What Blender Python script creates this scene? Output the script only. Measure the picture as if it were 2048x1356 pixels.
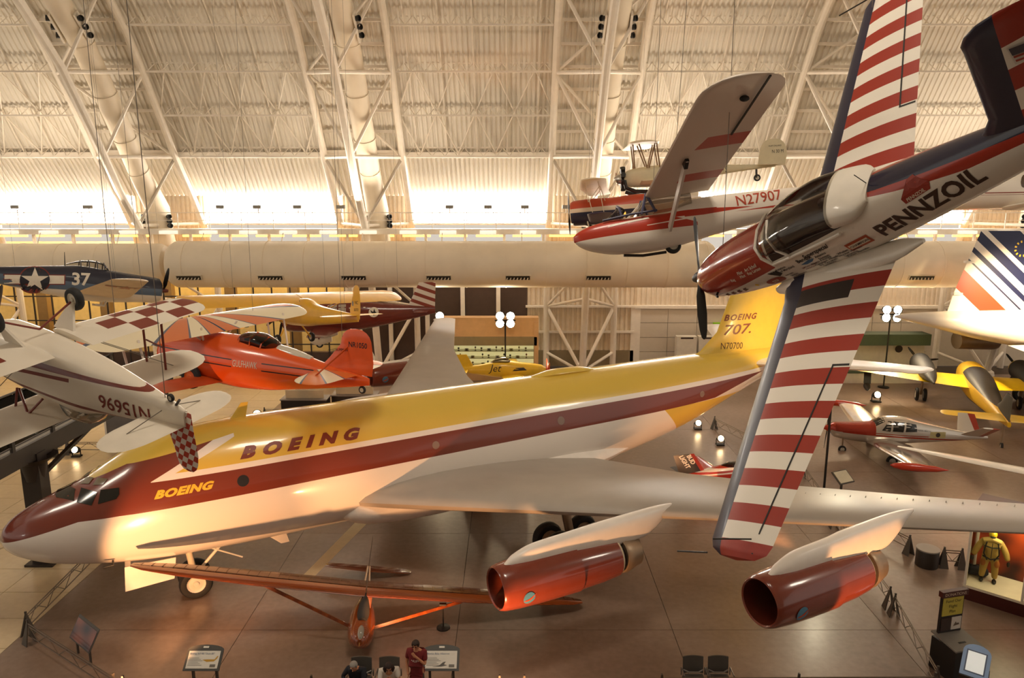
import bpy, bmesh, math, random
import numpy as np
from mathutils import Vector, Matrix, Euler
from mathutils.bvhtree import BVHTree
R = math.radians
random.seed(7)
for o in list(bpy.data.objects):
    bpy.data.objects.remove(o)
SC = bpy.context.scene
COL = SC.collection

# ------------------------------------------------------------------ camera
cam_d = bpy.data.cameras.new('camera')
cam_d.lens = 1480 / 2048 * 36
cam_d.sensor_width = 36
cam_d.sensor_fit = 'HORIZONTAL'
cam_d.clip_start = .3
cam_d.clip_end = 400
cam = bpy.data.objects.new('camera', cam_d)
COL.objects.link(cam)
cam.location = (0, 0, 12.5)
cam.rotation_euler = (R(79), 0, 0)
SC.camera = cam

# ------------------------------------------------------------------ world, exposure, lights
SC.view_settings.view_transform = 'Standard'
SC.view_settings.look = 'None'
SC.view_settings.gamma = 1
SC.view_settings.exposure = 0.15
SC.view_settings.use_curve_mapping = False
W = bpy.data.worlds.new('hall_ambient')
SC.world = W
W.use_nodes = True
W.node_tree.nodes['Background'].inputs[0].default_value = (1, .89, .76, 1)
W.node_tree.nodes['Background'].inputs[1].default_value = .62

def aim(o, target):
    d = Vector(target) - o.location
    o.rotation_euler = d.to_track_quat('-Z', 'Y').to_euler()
def spot(name, loc, target, watts, col=(1, .55, .22), size=70, blend=.5, radius=.12):
    l = bpy.data.lights.new(name, 'SPOT')
    l.energy = watts; l.color = col; l.spot_size = R(size); l.spot_blend = blend; l.shadow_soft_size = radius
    o = bpy.data.objects.new(name, l); COL.objects.link(o); o.location = loc; aim(o, target)
    return o
def area(name, loc, target, watts, sx, sy, col):
    l = bpy.data.lights.new(name, 'AREA')
    l.shape = 'RECTANGLE'; l.size = sx; l.size_y = sy; l.energy = watts; l.color = col
    o = bpy.data.objects.new(name, l); COL.objects.link(o); o.location = loc; aim(o, target)
    return o
WARM = (1, .47, .19)
SOFT = (1, .84, .66)
# roof uplights along the two side catwalks and high work lights under the ridge
for x in (-28, -9, 9, 28):
    area('roof_uplight', (x, 45.0, 11.6), (x, 36, 24), 620, 8, 1.0, SOFT)
for x in (-30, 0, 30):
    area('ridge_light', (x, 12, 27), (x, 26, 0), 1500, 6, 3, (1, .88, .72))
# daylight thrown up through the eave windows onto the roof deck
for n in range(-4, 3):
    x = 4.956 + 14.3 * (n + .5)
    area('window_daylight', (x, 51.0, 11.9), (x, 49.3, 13.9), 420, 8.8, .9, (1, .97, .92))
# floor floods under and in front of the airliner (they stand just in front of the barrier)
spot('floor_flood', (-9.5, 14.6, 1.0), (-9.0, 22.0, 2.5), 2600, WARM, 58, .35, .10)
spot('floor_flood', (-3.0, 17.15, .45), (-3.0, 23.0, 3.4), 1100, WARM, 76, .5, .08)
spot('floor_flood', (-1.2, 14.2, .5), (1.6, 18.5, 2.4), 2600, WARM, 44, .4, .1)
spot('floor_flood', (9.4, 12.4, .5), (8.2, 16.3, 3.3), 2200, WARM, 34, .15, .08)
spot('floor_flood', (10.5, 24, .4), (7, 31, 2.5), 900, WARM, 75, .6, .12)
# exhibit floods on the airliner fin, supersonic tail and yellow twin
spot('fin_flood', (13.0, 29.7, 6.5), (11.5, 33.0, 6.5), 650, (1, .66, .26), 85, .8, .2)
spot('concorde_flood', (27.5, 37.0, 8.5), (28.5, 41.0, 6.0), 5200, (1, .74, .42), 100, .8, .3)
spot('yellow_plane_flood', (22, 39, 5.0), (23.5, 43.0, 2.0), 420, (1, .8, .3), 80, .7, .2)

# ------------------------------------------------------------------ materials
def lin(c):
    return tuple((v / 12.92 if v <= .04045 else ((v + .055) / 1.055) ** 2.4) for v in c)
def H(h):
    return lin(tuple(int(h[i:i + 2], 16) / 255 for i in (0, 2, 4)))
class E:
    """tiny node-expression wrapper"""
    def __init__(s, nt, k): s.nt = nt; s.k = k
    def _m(s, op, *a):
        n = s.nt.nodes.new('ShaderNodeMath'); n.operation = op
        for i, v in enumerate((s,) + a):
            v = v.k if isinstance(v, E) else v
            if isinstance(v, (int, float)): n.inputs[i].default_value = v
            else: s.nt.links.new(v, n.inputs[i])
        return E(s.nt, n.outputs[0])
    def __add__(s, o): return s._m('ADD', o)
    def __radd__(s, o): return s._m('ADD', o)
    def __sub__(s, o): return s._m('SUBTRACT', o)
    def __rsub__(s, o): return (s * -1) + o
    def __mul__(s, o): return s._m('MULTIPLY', o)
    __rmul__ = __mul__
    def __truediv__(s, o): return s._m('DIVIDE', o)
    def __gt__(s, o): return s._m('GREATER_THAN', o)
    def __lt__(s, o): return s._m('LESS_THAN', o)
    def __and__(s, o): return s._m('MULTIPLY', o)
    def __or__(s, o): return s._m('MAXIMUM', o)
    def inv(s): return s._m('LESS_THAN', .5)
    def abs(s): return s._m('ABSOLUTE')
    def fr(s): return s._m('FRACT')
    def fl(s): return s._m('FLOOR')
    def sq(s): return s._m('SQRT')
    def sin(s): return s._m('SINE')
    def at2(s, o): return s._m('ARCTAN2', o)
def mix(m, a, b):
    """a where the mask is 0, b where it is 1"""
    n = m.nt.nodes.new('ShaderNodeMix'); n.data_type = 'RGBA'
    m.nt.links.new(m.k, n.inputs[0])
    for i, v in ((6, a), (7, b)):
        if isinstance(v, str): v = H(v)
        if isinstance(v, tuple): n.inputs[i].default_value = (*v[:3], 1)
        else: m.nt.links.new(v.k, n.inputs[i])
    return E(m.nt, n.outputs[2])
def bsdf(name, rough=.45, metal=0., coat=0., spec=.5):
    m = bpy.data.materials.new(name); m.use_nodes = True
    b = m.node_tree.nodes['Principled BSDF']
    b.inputs['Roughness'].default_value = rough; b.inputs['Metallic'].default_value = metal
    b.inputs['Coat Weight'].default_value = coat; b.inputs['Coat Roughness'].default_value = .08
    b.inputs['Specular IOR Level'].default_value = spec
    return m, m.node_tree, b
MATS = {}
def mat(name, col, rough=.5, metal=0., coat=0., var=.06, scale=3., emit=0., ecol=None, alpha=1., bump=0.):
    """plain colour with a little procedural variation"""
    if name in MATS: return MATS[name]
    m, nt, b = bsdf(name, rough, metal, coat)
    c = H(col) if isinstance(col, str) else col
    tc = nt.nodes.new('ShaderNodeTexCoord')
    nz = nt.nodes.new('ShaderNodeTexNoise'); nz.inputs['Scale'].default_value = scale; nz.inputs['Detail'].default_value = 5
    nt.links.new(tc.outputs['Object'], nz.inputs['Vector'])
    rp = nt.nodes.new('ShaderNodeValToRGB')
    rp.color_ramp.elements[0].position = .3; rp.color_ramp.elements[1].position = .7
    rp.color_ramp.elements[0].color = (*[v * (1 - var) for v in c], 1)
    rp.color_ramp.elements[1].color = (*[min(1, v * (1 + var)) for v in c], 1)
    nt.links.new(nz.outputs['Fac'], rp.inputs[0]); nt.links.new(rp.outputs[0], b.inputs['Base Color'])
    if emit:
        b.inputs['Emission Color'].default_value = (*(H(ecol) if ecol else c), 1); b.inputs['Emission Strength'].default_value = emit
    if alpha < 1: b.inputs['Alpha'].default_value = alpha
    if bump:
        bp = nt.nodes.new('ShaderNodeBump'); bp.inputs['Strength'].default_value = bump; bp.inputs['Distance'].default_value = .02
        nt.links.new(nz.outputs['Fac'], bp.inputs['Height']); nt.links.new(bp.outputs[0], b.inputs['Normal'])
    MATS[name] = m
    return m
def paint(name, fn, rough=.35, coat=.3, metal=0.):
    """paint scheme: fn(x, y, z) in the aircraft's own coordinates returns a colour expression"""
    if name in MATS: return MATS[name]
    m, nt, b = bsdf(name, rough, metal, coat)
    tc = nt.nodes.new('ShaderNodeTexCoord'); s = nt.nodes.new('ShaderNodeSeparateXYZ')
    nt.links.new(tc.outputs['Object'], s.inputs[0])
    c = fn(*[E(nt, s.outputs[i]) for i in range(3)])
    nt.links.new(c.k, b.inputs['Base Color'])
    MATS[name] = m
    return m
def glass(name, col=(1, 1, 1), rough=.02, alpha=.25):
    """clear sheet: tinted transparency under a thin glossy film"""
    if name in MATS: return MATS[name]
    m = bpy.data.materials.new(name); m.use_nodes = True; nt = m.node_tree; nt.nodes.remove(nt.nodes['Principled BSDF'])
    tr = nt.nodes.new('ShaderNodeBsdfTransparent'); gl = nt.nodes.new('ShaderNodeBsdfGlossy'); fr = nt.nodes.new('ShaderNodeFresnel'); mx = nt.nodes.new('ShaderNodeMixShader')
    k = 1 - alpha * .45; tr.inputs[0].default_value = (*[c * k + (1 - alpha) * 0 for c in col], 1); gl.inputs['Roughness'].default_value = rough; fr.inputs['IOR'].default_value = 1.4
    nt.links.new(fr.outputs[0], mx.inputs[0]); nt.links.new(tr.outputs[0], mx.inputs[1]); nt.links.new(gl.outputs[0], mx.inputs[2])
    nt.links.new(mx.outputs[0], nt.nodes['Material Output'].inputs[0])
    MATS[name] = m
    return m

# ------------------------------------------------------------------ mesh helpers
def V3(p): return np.array(p, float)
class MB:
    def __init__(s): s.v = []; s.f = []
    def add(s, v, f):
        o = len(s.v); s.v += [tuple(map(float, p)) for p in v]; s.f += [tuple(i + o for i in q) for q in f]; return s
    def box(s, c, d, rz=0):
        x, y, z = [k / 2 for k in d]; ca, sa = math.cos(rz), math.sin(rz)
        v = [(c[0] + a * x * ca - b * y * sa, c[1] + a * x * sa + b * y * ca, c[2] + e * z) for a in (-1, 1) for b in (-1, 1) for e in (-1, 1)]
        return s.add(v, [(0, 1, 3, 2), (4, 6, 7, 5), (0, 4, 5, 1), (2, 3, 7, 6), (0, 2, 6, 4), (1, 5, 7, 3)])
    def rings(s, rs, closed=True, cap=(1, 1)):
        n = len(rs[0]); v = [p for r in rs for p in r]; f = []
        for i in range(len(rs) - 1):
            for j in range(n if closed else n - 1):
                k = (j + 1) % n
                f.append((i * n + j, i * n + k, (i + 1) * n + k, (i + 1) * n + j))
        if cap[0]: f.append(tuple(reversed(range(n))))
        if cap[1]: f.append(tuple(range((len(rs) - 1) * n, len(rs) * n)))
        return s.add(v, f)
    def tube(s, p0, p1, r0, r1=None, n=8, cap=(1, 1)):
        return s.path([p0, p1], [r0, r0 if r1 is None else r1], n, cap)
    def path(s, pts, rad, n=8, cap=(1, 1)):
        P = [V3(p) for p in pts]
        if not hasattr(rad, '__len__'): rad = [rad] * len(P)
        rs = []; up = None
        for i, p in enumerate(P):
            t = P[min(i + 1, len(P) - 1)] - P[max(i - 1, 0)]; t = t / (np.linalg.norm(t) + 1e-12)
            if up is None:
                up = V3((0, 0, 1)) if abs(t[2]) < .9 else V3((1, 0, 0))
            a = np.cross(t, up); a /= np.linalg.norm(a); b = np.cross(a, t); up = b
            rs.append([p + rad[i] * (math.cos(2 * math.pi * k / n) * a + math.sin(2 * math.pi * k / n) * b) for k in range(n)])
        return s.rings(rs, True, cap)
    def beam(s, p0, p1, w, h, up=(0, 0, 1)):
        p0, p1 = V3(p0), V3(p1); t = p1 - p0; t /= np.linalg.norm(t)
        u = V3(up)
        if abs(t @ u) > .98: u = V3((1, 0, 0))
        a = np.cross(t, u); a /= np.linalg.norm(a); b = np.cross(a, t)
        rs = [[p + a * w / 2 * i + b * h / 2 * j for i, j in ((-1, -1), (1, -1), (1, 1), (-1, 1))] for p in (p0, p1)]
        return s.rings(rs)
    def lathe(s, prof, o=(0, 0, 0), ax=(1, 0, 0), n=24, cap=(0, 0)):
        o = V3(o); ax = V3(ax); ax /= np.linalg.norm(ax)
        u = V3((0, 0, 1)) if abs(ax[2]) < .9 else V3((1, 0, 0))
        a = np.cross(ax, u); a /= np.linalg.norm(a); b = np.cross(a, ax)
        rs = [[o + ax * t + r * (math.cos(2 * math.pi * k / n) * a + math.sin(2 * math.pi * k / n) * b) for k in range(n)] for t, r in prof]
        return s.rings(rs, True, cap)
    def ball(s, c, r, n=14):
        r = V3(r if hasattr(r, '__len__') else (r, r, r)); m = n // 2
        rs = [[V3(c) + r * V3((math.cos(2 * math.pi * k / n) * math.sin(math.pi * i / m), math.sin(2 * math.pi * k / n) * math.sin(math.pi * i / m), -math.cos(math.pi * i / m))) for k in range(n)] for i in range(1, m)]
        s.rings(rs); return s
    def prism(s, pts, off, holes=None):
        """planar outline pts (3-D) thickened by vector off"""
        n = len(pts); off = V3(off)
        v = [V3(p) for p in pts] + [V3(p) + off for p in pts]
        f = [tuple(range(n)), tuple(reversed(range(n, 2 * n)))] + [(i, n + i, n + (i + 1) % n, (i + 1) % n) for i in range(n)]
        return s.add(v, f)
    def bvh(s): return BVHTree.FromPolygons([Vector(p) for p in s.v], s.f)
    def mesh(s, name, m, smooth=35):
        me = bpy.data.meshes.new(name); me.from_pydata(s.v, [], s.f); me.update()
        bm = bmesh.new(); bm.from_mesh(me); bmesh.ops.remove_doubles(bm, verts=bm.verts, dist=1e-5); bmesh.ops.recalc_face_normals(bm, faces=bm.faces); bm.to_mesh(me); bm.free()
        if m: me.materials.append(m)
        if smooth:
            me.shade_smooth(); me.set_sharp_from_angle(angle=R(smooth))
        return me
    def build(s, name, m, parent=None, smooth=35):
        o = bpy.data.objects.new(name, s.mesh(name, m, smooth)); COL.objects.link(o)
        if parent is not None: o.parent = parent
        return o
def tag(o, label, cat, group=None):
    o['label'] = label; o['category'] = cat
    if group: o['group'] = group
    return o
def thing(name, label, cat, loc=(0, 0, 0), eul=(0, 0, 0), group=None, scale=1):
    o = bpy.data.objects.new(name, None); COL.objects.link(o); o.empty_display_size = .3
    o.location = loc; o.rotation_euler = [R(a) for a in eul]; o.scale = (scale,) * 3
    return tag(o, label, cat, group)
def struct(o): o['kind'] = 'structure'; return o
def dup(o, parent=None, loc=None):
    c = o.copy(); COL.objects.link(c); c.parent = parent
    if loc is not None: c.location = loc
    for ch in o.children: dup(ch, c)
    return c
def herm(xs, ys, q):
    xs, ys = np.array(xs, float), np.array(ys, float)
    d = np.diff(ys) / np.diff(xs); m = np.zeros_like(ys); m[0] = d[0]; m[-1] = d[-1]
    for i in range(1, len(ys) - 1):
        m[i] = 0 if d[i - 1] * d[i] <= 0 else 2 * d[i - 1] * d[i] / (d[i - 1] + d[i])
    i = np.clip(np.searchsorted(xs, q) - 1, 0, len(xs) - 2); h = xs[i + 1] - xs[i]; t = (q - xs[i]) / h
    return (2 * t**3 - 3 * t**2 + 1) * ys[i] + (t**3 - 2 * t**2 + t) * h * m[i] + (-2 * t**3 + 3 * t**2) * ys[i + 1] + (t**3 - t**2) * h * m[i + 1]
def fuselage(st, n=28, sub=4, p=2.0, mb=None):
    """st rows: x, z_bottom, z_top, half_width[, exponent]"""
    st = [tuple(r) + ((p,) if len(r) == 4 else ()) for r in st]
    xs = [r[0] for r in st]; q = []
    for a, b in zip(xs[:-1], xs[1:]): q += list(np.linspace(a, b, sub, endpoint=False))
    q = np.array(q + [xs[-1]])
    zb, zt, hw, pe = [herm(xs, [r[k] for r in st], q) for k in (1, 2, 3, 4)]
    rs = []
    for i in range(len(q)):
        zc, h = (zb[i] + zt[i]) / 2, (zt[i] - zb[i]) / 2; ring = []
        for k in range(n):
            t = 2 * math.pi * k / n; c, s = math.cos(t), math.sin(t); e = 2 / pe[i]
            ring.append((q[i], hw[i] * math.copysign(abs(c) ** e, c), zc + h * math.copysign(abs(s) ** e, s)))
        rs.append(ring)
    return (mb or MB()).rings(rs)
def section(n=12, t=.12, camber=.02):
    x = (1 - np.cos(np.linspace(0, math.pi, n))) / 2
    th = 5 * t * (.2969 * np.sqrt(x) - .126 * x - .3516 * x**2 + .2843 * x**3 - .1036 * x**4)
    c = camber * 4 * x * (1 - x)
    up = [(a, b + d) for a, b, d in zip(x, th, c)]; lo = [(a, d - b) for a, b, d in zip(x, th, c)]
    return up[::-1] + lo[1:-1]
def wing(ribs, n=12, camber=.02, vert=False, mb=None, sub=1, inc=0.):
    """ribs rows: span, x_leading_edge, chord, height[, thickness ratio]; vert swaps span to z"""
    ribs = [tuple(r) + ((.12,) if len(r) == 4 else ()) for r in ribs]
    rr = []
    for a, b in zip(ribs[:-1], ribs[1:]):
        for k in range(sub): rr.append(tuple(np.array(a) + (np.array(b) - np.array(a)) * k / sub))
    rr.append(ribs[-1]); rs = []
    for sp, x0, ch, z, t in rr:
        ring = [(x0 + a * ch, sp, z + b * ch - (a - .3) * ch * math.tan(R(inc))) for a, b in section(n, t, camber)]
        if vert: ring = [(a, c, b) for a, b, c in ring]
        rs.append(ring)
    return (mb or MB()).rings(rs)
def rtip(a, b, k=5, bulge=1.0):
    """ribs that round the tip off from rib a (kept) to a point on span b"""
    sp, x0, ch, z, t = (tuple(a) + (.12,))[:5]; out = []
    for i in range(k + 1):
        u = math.sin(math.pi / 2 * i / k); c = max(.04, math.cos(math.pi / 2 * i / k) ** .8)
        out.append((sp + (b - sp) * u, x0 + ch * (1 - c) * .5, ch * c, z, t))
    return out
def mirror(mb):
    m = MB(); m.v = [(x, -y, z) for x, y, z in mb.v]; m.f = [tuple(reversed(f)) for f in mb.f]; return m
def shift(mb, dx, dy, dz):
    mb.v = [(x + dx, y + dy, z + dz) for x, y, z in mb.v]; return mb
def wheel(parent, c, r, w, ax=(0, 1, 0), hubcol='c9c2b2', tyre='1c1a19', name='wheel'):
    T = MB().lathe([(-w * .42, r * .56), (-w * .5, r * .72), (-w * .44, r * .9), (-w * .2, r), (w * .2, r), (w * .44, r * .9), (w * .5, r * .72), (w * .42, r * .56)], c, ax, 24)
    o = T.build(name, mat('tyre_' + tyre, tyre, .7), parent)
    MB().lathe([(-w * .46, .001), (-w * .46, r * .16), (-w * .3, r * .2), (-w * .26, r * .45), (-w * .43, r * .58), (w * .43, r * .58), (w * .26, r * .45), (w * .3, r * .2), (w * .46, r * .16), (w * .46, .001)], c, ax, 20).build('hub', mat('hub_' + hubcol, hubcol, .4), o)
    return o
def blade_mb(c, d, L, chord, ax=(1, 0, 0), tw=(50, 18)):
    """one propeller blade from hub c along unit d"""
    d = V3(d); d /= np.linalg.norm(d); ax = V3(ax); s = np.cross(ax, d); s /= np.linalg.norm(s); rs = []
    for u, cw in ((0, .35), (.12, .45), (.3, .9), (.6, 1), (.85, .8), (.97, .5), (1, .15)):
        a = R(tw[0] + (tw[1] - tw[0]) * u); e = s * math.cos(a) + ax * math.sin(a); nrm = np.cross(e, d); w = chord * cw / 2; t = chord * (.14 - .09 * u)
        p = V3(c) + d * L * u
        rs.append([p + e * w, p + nrm * t, p - e * w, p - nrm * t])
    return MB().rings(rs)
def text(s, size, parent, m, fn, shear=0., bold=0., sx=1., name='lettering', cut=.0, space=1., align='LEFT', u0=0, v0=0):
    """lettering mesh; fn(u, v) maps flat text coordinates to the surface"""
    cu = bpy.data.curves.new('t', 'FONT'); cu.body = s; cu.size = size; cu.shear = shear; cu.offset = bold * size; cu.space_character = space
    cu.align_x = align; cu.resolution_u = 3; cu.fill_mode = 'FRONT'
    ob = bpy.data.objects.new('t', cu)
    me = bpy.data.meshes.new_from_object(ob)
    bpy.data.objects.remove(ob); bpy.data.curves.remove(cu)
    bm = bmesh.new(); bm.from_mesh(me); bpy.data.meshes.remove(me)
    bmesh.ops.triangulate(bm, faces=bm.faces)
    cut = cut or (min(.1, size * .3) if size >= .1 else 0)
    if cut:
        for ax in (0, 1):
            lo = min((v.co[ax] for v in bm.verts), default=0); hi = max((v.co[ax] for v in bm.verts), default=0); k = lo + cut
            while k < hi:
                co = [0, 0, 0]; co[ax] = k; no = [0, 0, 0]; no[ax] = 1
                bmesh.ops.bisect_plane(bm, geom=bm.verts[:] + bm.edges[:] + bm.faces[:], plane_co=co, plane_no=no); k += cut
    # one object per letter on large lettering, one object per word on small print
    bm.verts.index_update(); groups = [list(bm.faces)]
    if size >= .25:
        seen = set(); isl = []
        for f0 in bm.faces:
            if f0 in seen: continue
            st = [f0]; seen.add(f0); cur = []
            while st:
                f = st.pop(); cur.append(f)
                for e in f.edges:
                    for g in e.link_faces:
                        if g not in seen: seen.add(g); st.append(g)
            xs = [v.co.x for f in cur for v in f.verts]; isl.append((min(xs), max(xs), cur))
        isl.sort(key=lambda t: t[0]); groups = []; hi = -1e9
        for lo, h, cur in isl:
            if groups and lo < hi - (h - lo) * .55: groups[-1] += cur; hi = max(hi, h)
            else: groups.append(list(cur)); hi = h
    o = None
    for fs in groups:
        idx = {}; vs = []; ff = []
        for f in fs:
            q = []
            for v in f.verts:
                k = v.index
                if k not in idx: idx[k] = len(vs); vs.append(tuple(fn(v.co.x * sx + u0, v.co.y + v0)))
                q.append(idx[k])
            ff.append(q)
        nm = 'letter' if len(groups) > 1 else name
        out = bpy.data.meshes.new(nm); out.from_pydata(vs, [], ff); out.update(); out.materials.append(m)
        o = bpy.data.objects.new(nm, out); COL.objects.link(o); o.parent = parent
    bm.free()
    return o
def patch(outline, fn, parent, m, name, cut=0):
    """flat painted marking: outline (u, v) mapped to the surface"""
    bm = bmesh.new(); bm.faces.new([bm.verts.new((u, v, 0)) for u, v in outline]); bmesh.ops.triangulate(bm, faces=bm.faces)
    if cut:
        for ax in (0, 1):
            lo = min(v.co[ax] for v in bm.verts); hi = max(v.co[ax] for v in bm.verts); k = lo + cut
            while k < hi:
                co = [0, 0, 0]; co[ax] = k; no = [0, 0, 0]; no[ax] = 1
                bmesh.ops.bisect_plane(bm, geom=bm.verts[:] + bm.edges[:] + bm.faces[:], plane_co=co, plane_no=no); k += cut
    for v in bm.verts: v.co = Vector(fn(v.co.x, v.co.y))
    out = bpy.data.meshes.new(name); bm.to_mesh(out); bm.free(); out.materials.append(m)
    o = bpy.data.objects.new(name, out); COL.objects.link(o); o.parent = parent
    return o
def on_side(bvh, side, x0, z0, du=(1, 0), dv=(0, 1), off=.006):
    """u,v -> point on the y-side (side = -1 port, +1 starboard) of a fuselage or fin"""
    def fn(u, v):
        x = x0 + u * du[0] + v * dv[0]; z = z0 + u * du[1] + v * dv[1]
        h = bvh.ray_cast(Vector((x, side * 9, z)), Vector((0, -side, 0)))
        if h[0] is None: return (x, side * .3, z)
        p = h[0]; nn = h[1]
        if nn.y * side < 0: nn = -nn
        return p + nn * off
    return fn
def on_top(bvh, x0, y0, du, dv, sgn=1, off=.006):
    def fn(u, v):
        x = x0 + u * du[0] + v * dv[0]; y = y0 + u * du[1] + v * dv[1]
        h = bvh.ray_cast(Vector((x, y, sgn * 9)), Vector((0, 0, -sgn)))
        if h[0] is None: return (x, y, 0)
        return h[0] + Vector((0, 0, sgn * off))
    return fn
def circle(r, n=24, c=(0, 0)): return [(c[0] + r * math.cos(2 * math.pi * k / n), c[1] + r * math.sin(2 * math.pi * k / n)) for k in range(n)]
def star(r, c=(0, 0), k=.382, n=5, a0=90): return [(c[0] + (r if i % 2 == 0 else r * k) * math.cos(R(a0 + i * 180 / n)), c[1] + (r if i % 2 == 0 else r * k) * math.sin(R(a0 + i * 180 / n))) for i in range(2 * n)]
M_CABLE = mat('steel_cable', '7a7064', .5, .3)
ROOF = [(13, 32.4), (22.6, 31.6), (30.1, 29.4), (35.6, 26.8), (39.9, 24.0), (43, 21.2), (46.7, 16.4), (50, 12)]
def roof_z(y): return float(np.interp(y, [r[0] for r in ROOF], [r[1] for r in ROOF])) - .2
def cables(parent, pts, top=24.0, tops=None):
    """suspension cables: local attachment points up to the roof"""
    mw = Matrix.LocRotScale(parent.location, parent.rotation_euler, parent.scale); inv = mw.inverted()
    for i, p in enumerate(pts):
        w = mw @ Vector(p); t = Vector(tops[i]) if tops else Vector((w.x, w.y, top)); t.z = roof_z(t.y)
        MB().tube(tuple(inv @ w), tuple(inv @ t), .006, n=5).build('suspension_cable', M_CABLE, parent)
# ================================================================== the hall
M_STEEL = mat('white_painted_steel', 'ece2d2', .45, var=.04)
M_DECK = mat('cream_roof_deck', 'e4dccd', .6, var=.05, scale=.6)
M_WALL = mat('cream_corrugated_wall', 'd9c8ae', .6, var=.05)
M_DUCT = mat('cream_duct_fabric', 'eadcc4', .55, var=.05, scale=.8)
M_BLACK = mat('black_plastic', '15130f', .5)
M_DARK = mat('dark_brown_metal', '2b211b', .5)
M_WIN = mat('daylit_window', 'ffffff', .5, emit=16.0, ecol='fff6ea', var=0)

TX0, TS = 4.956, 14.3
TRX = [TX0 + TS * n for n in range(-4, 4)]
PROF = [(51, 0), (49.3, 6), (47.4, 10.6), (45.4, 12.8), (44.1, 14.7), (42.4, 17), (40.7, 19.2), (38.0, 21.6), (34, 24.2), (29, 26.6), (22, 28.6), (13, 29.4)]
PROF = PROF + [(26 - y, z) for y, z in PROF[-2::-1]]
def offset(d):
    out = []; n = len(PROF)
    for i in range(n):
        a = V3(PROF[max(i - 1, 0)]); b = V3(PROF[min(i + 1, n - 1)]); t = b - a; t /= np.linalg.norm(t)
        out.append(V3(PROF[i]) + V3((t[1], -t[0])) * d)
    return out

# ---- floor: concrete slabs with open joints on a dark bed
def concrete(name, base, dark, rough):
    m, nt, b = bsdf(name, rough, 0, .25)
    b.inputs['Coat Roughness'].default_value = .22
    tc = nt.nodes.new('ShaderNodeTexCoord')
    g = nt.nodes.new('ShaderNodeNewGeometry')
    n1 = nt.nodes.new('ShaderNodeTexNoise'); n1.inputs['Scale'].default_value = .22; n1.inputs['Detail'].default_value = 6
    n2 = nt.nodes.new('ShaderNodeTexNoise'); n2.inputs['Scale'].default_value = 5; n2.inputs['Detail'].default_value = 8
    for n in (n1, n2): nt.links.new(g.outputs['Position'], n.inputs['Vector'])
    k = E(nt, n1.outputs['Fac']) * .7 + E(nt, n2.outputs['Fac']) * .3
    rp = nt.nodes.new('ShaderNodeValToRGB'); nt.links.new(k.k, rp.inputs[0])
    rp.color_ramp.elements[0].position = .38; rp.color_ramp.elements[0].color = (*H(dark), 1)
    rp.color_ramp.elements[1].position = .62; rp.color_ramp.elements[1].color = (*H(base), 1)
    nt.links.new(rp.outputs[0], b.inputs['Base Color'])
    return m
M_CONC = concrete('polished_concrete', '8f7868', '76604f', .36)
M_CREAM = concrete('cream_floor_tile', 'd8c29a', 'c8b08a', .35)
floor = struct(MB().box((0, 14, -.16), (150, 90, .2)).build('floor', mat('dark_floor_bed', '55473a', .8), smooth=0))
slab = MB().box((0, 0, 0), (6.284, 6.284, .06)).mesh('floor_slab', M_CONC, 0)
tile = MB().box((0, 0, 0), (2.08, 1.48, .06)).mesh('floor_tile', M_CREAM, 0)
for i in range(-1, 8):
    for j in range(0, 7):
        x = -14.2 + 3.15 + 6.3 * (i + 1); y = 10.2 + 6.3 * j
        o = bpy.data.objects.new('floor_slab', slab); COL.objects.link(o); o.parent = floor; o.location = (x, y, -.03)
for i in range(0, 12):
    for j in range(0, 23):
        o = bpy.data.objects.new('floor_tile', tile); COL.objects.link(o); o.parent = floor
        o.location = (-14.2 - 1.05 - 2.1 * i, 18 + 1.5 * j, -.03)
# painted guide stripe on the concrete
tag(MB().prism([(-6.1, 26.9, .001), (-5.6, 26.9, .001), (-6.8, 21.9, .001), (-7.2, 21.9, .001)], (0, 0, .003)).build('floor_stripe', mat('pale_floor_paint', 'c3b18c', .5), smooth=0), 'pale painted stripe on the concrete under the airliner nose', 'stripe')

# ---- roof deck: real corrugation, running up the arch
dk = offset(3.8)[2:]
def corrugated(xa, xb, prof, pitch=.30, depth=.07):
    """prof rows (y, z, ny, nz); ribs run along the profile"""
    xs = []; k = 0; x = xa
    while x < xb - 1e-6:
        for fx, d in ((0, 0), (.32, 0), (.45, depth), (.87, depth)): xs.append((min(x + fx * pitch, xb), d))
        x += pitch
    xs.append((xb, 0))
    rs = [[(x, y - ny * d, z - nz * d) for x, d in xs] for y, z, ny, nz in prof]
    return MB().rings(rs, closed=False, cap=(0, 0))
rows = []
for i, p in enumerate(dk):
    a = dk[max(i - 1, 0)]; b = dk[min(i + 1, len(dk) - 1)]; t = b - a; t /= np.linalg.norm(t); rows.append((p[0], p[1], t[1], -t[0]))
ceiling = struct(corrugated(-46, 46, rows).build('ceiling', M_DECK, smooth=0))
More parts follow.
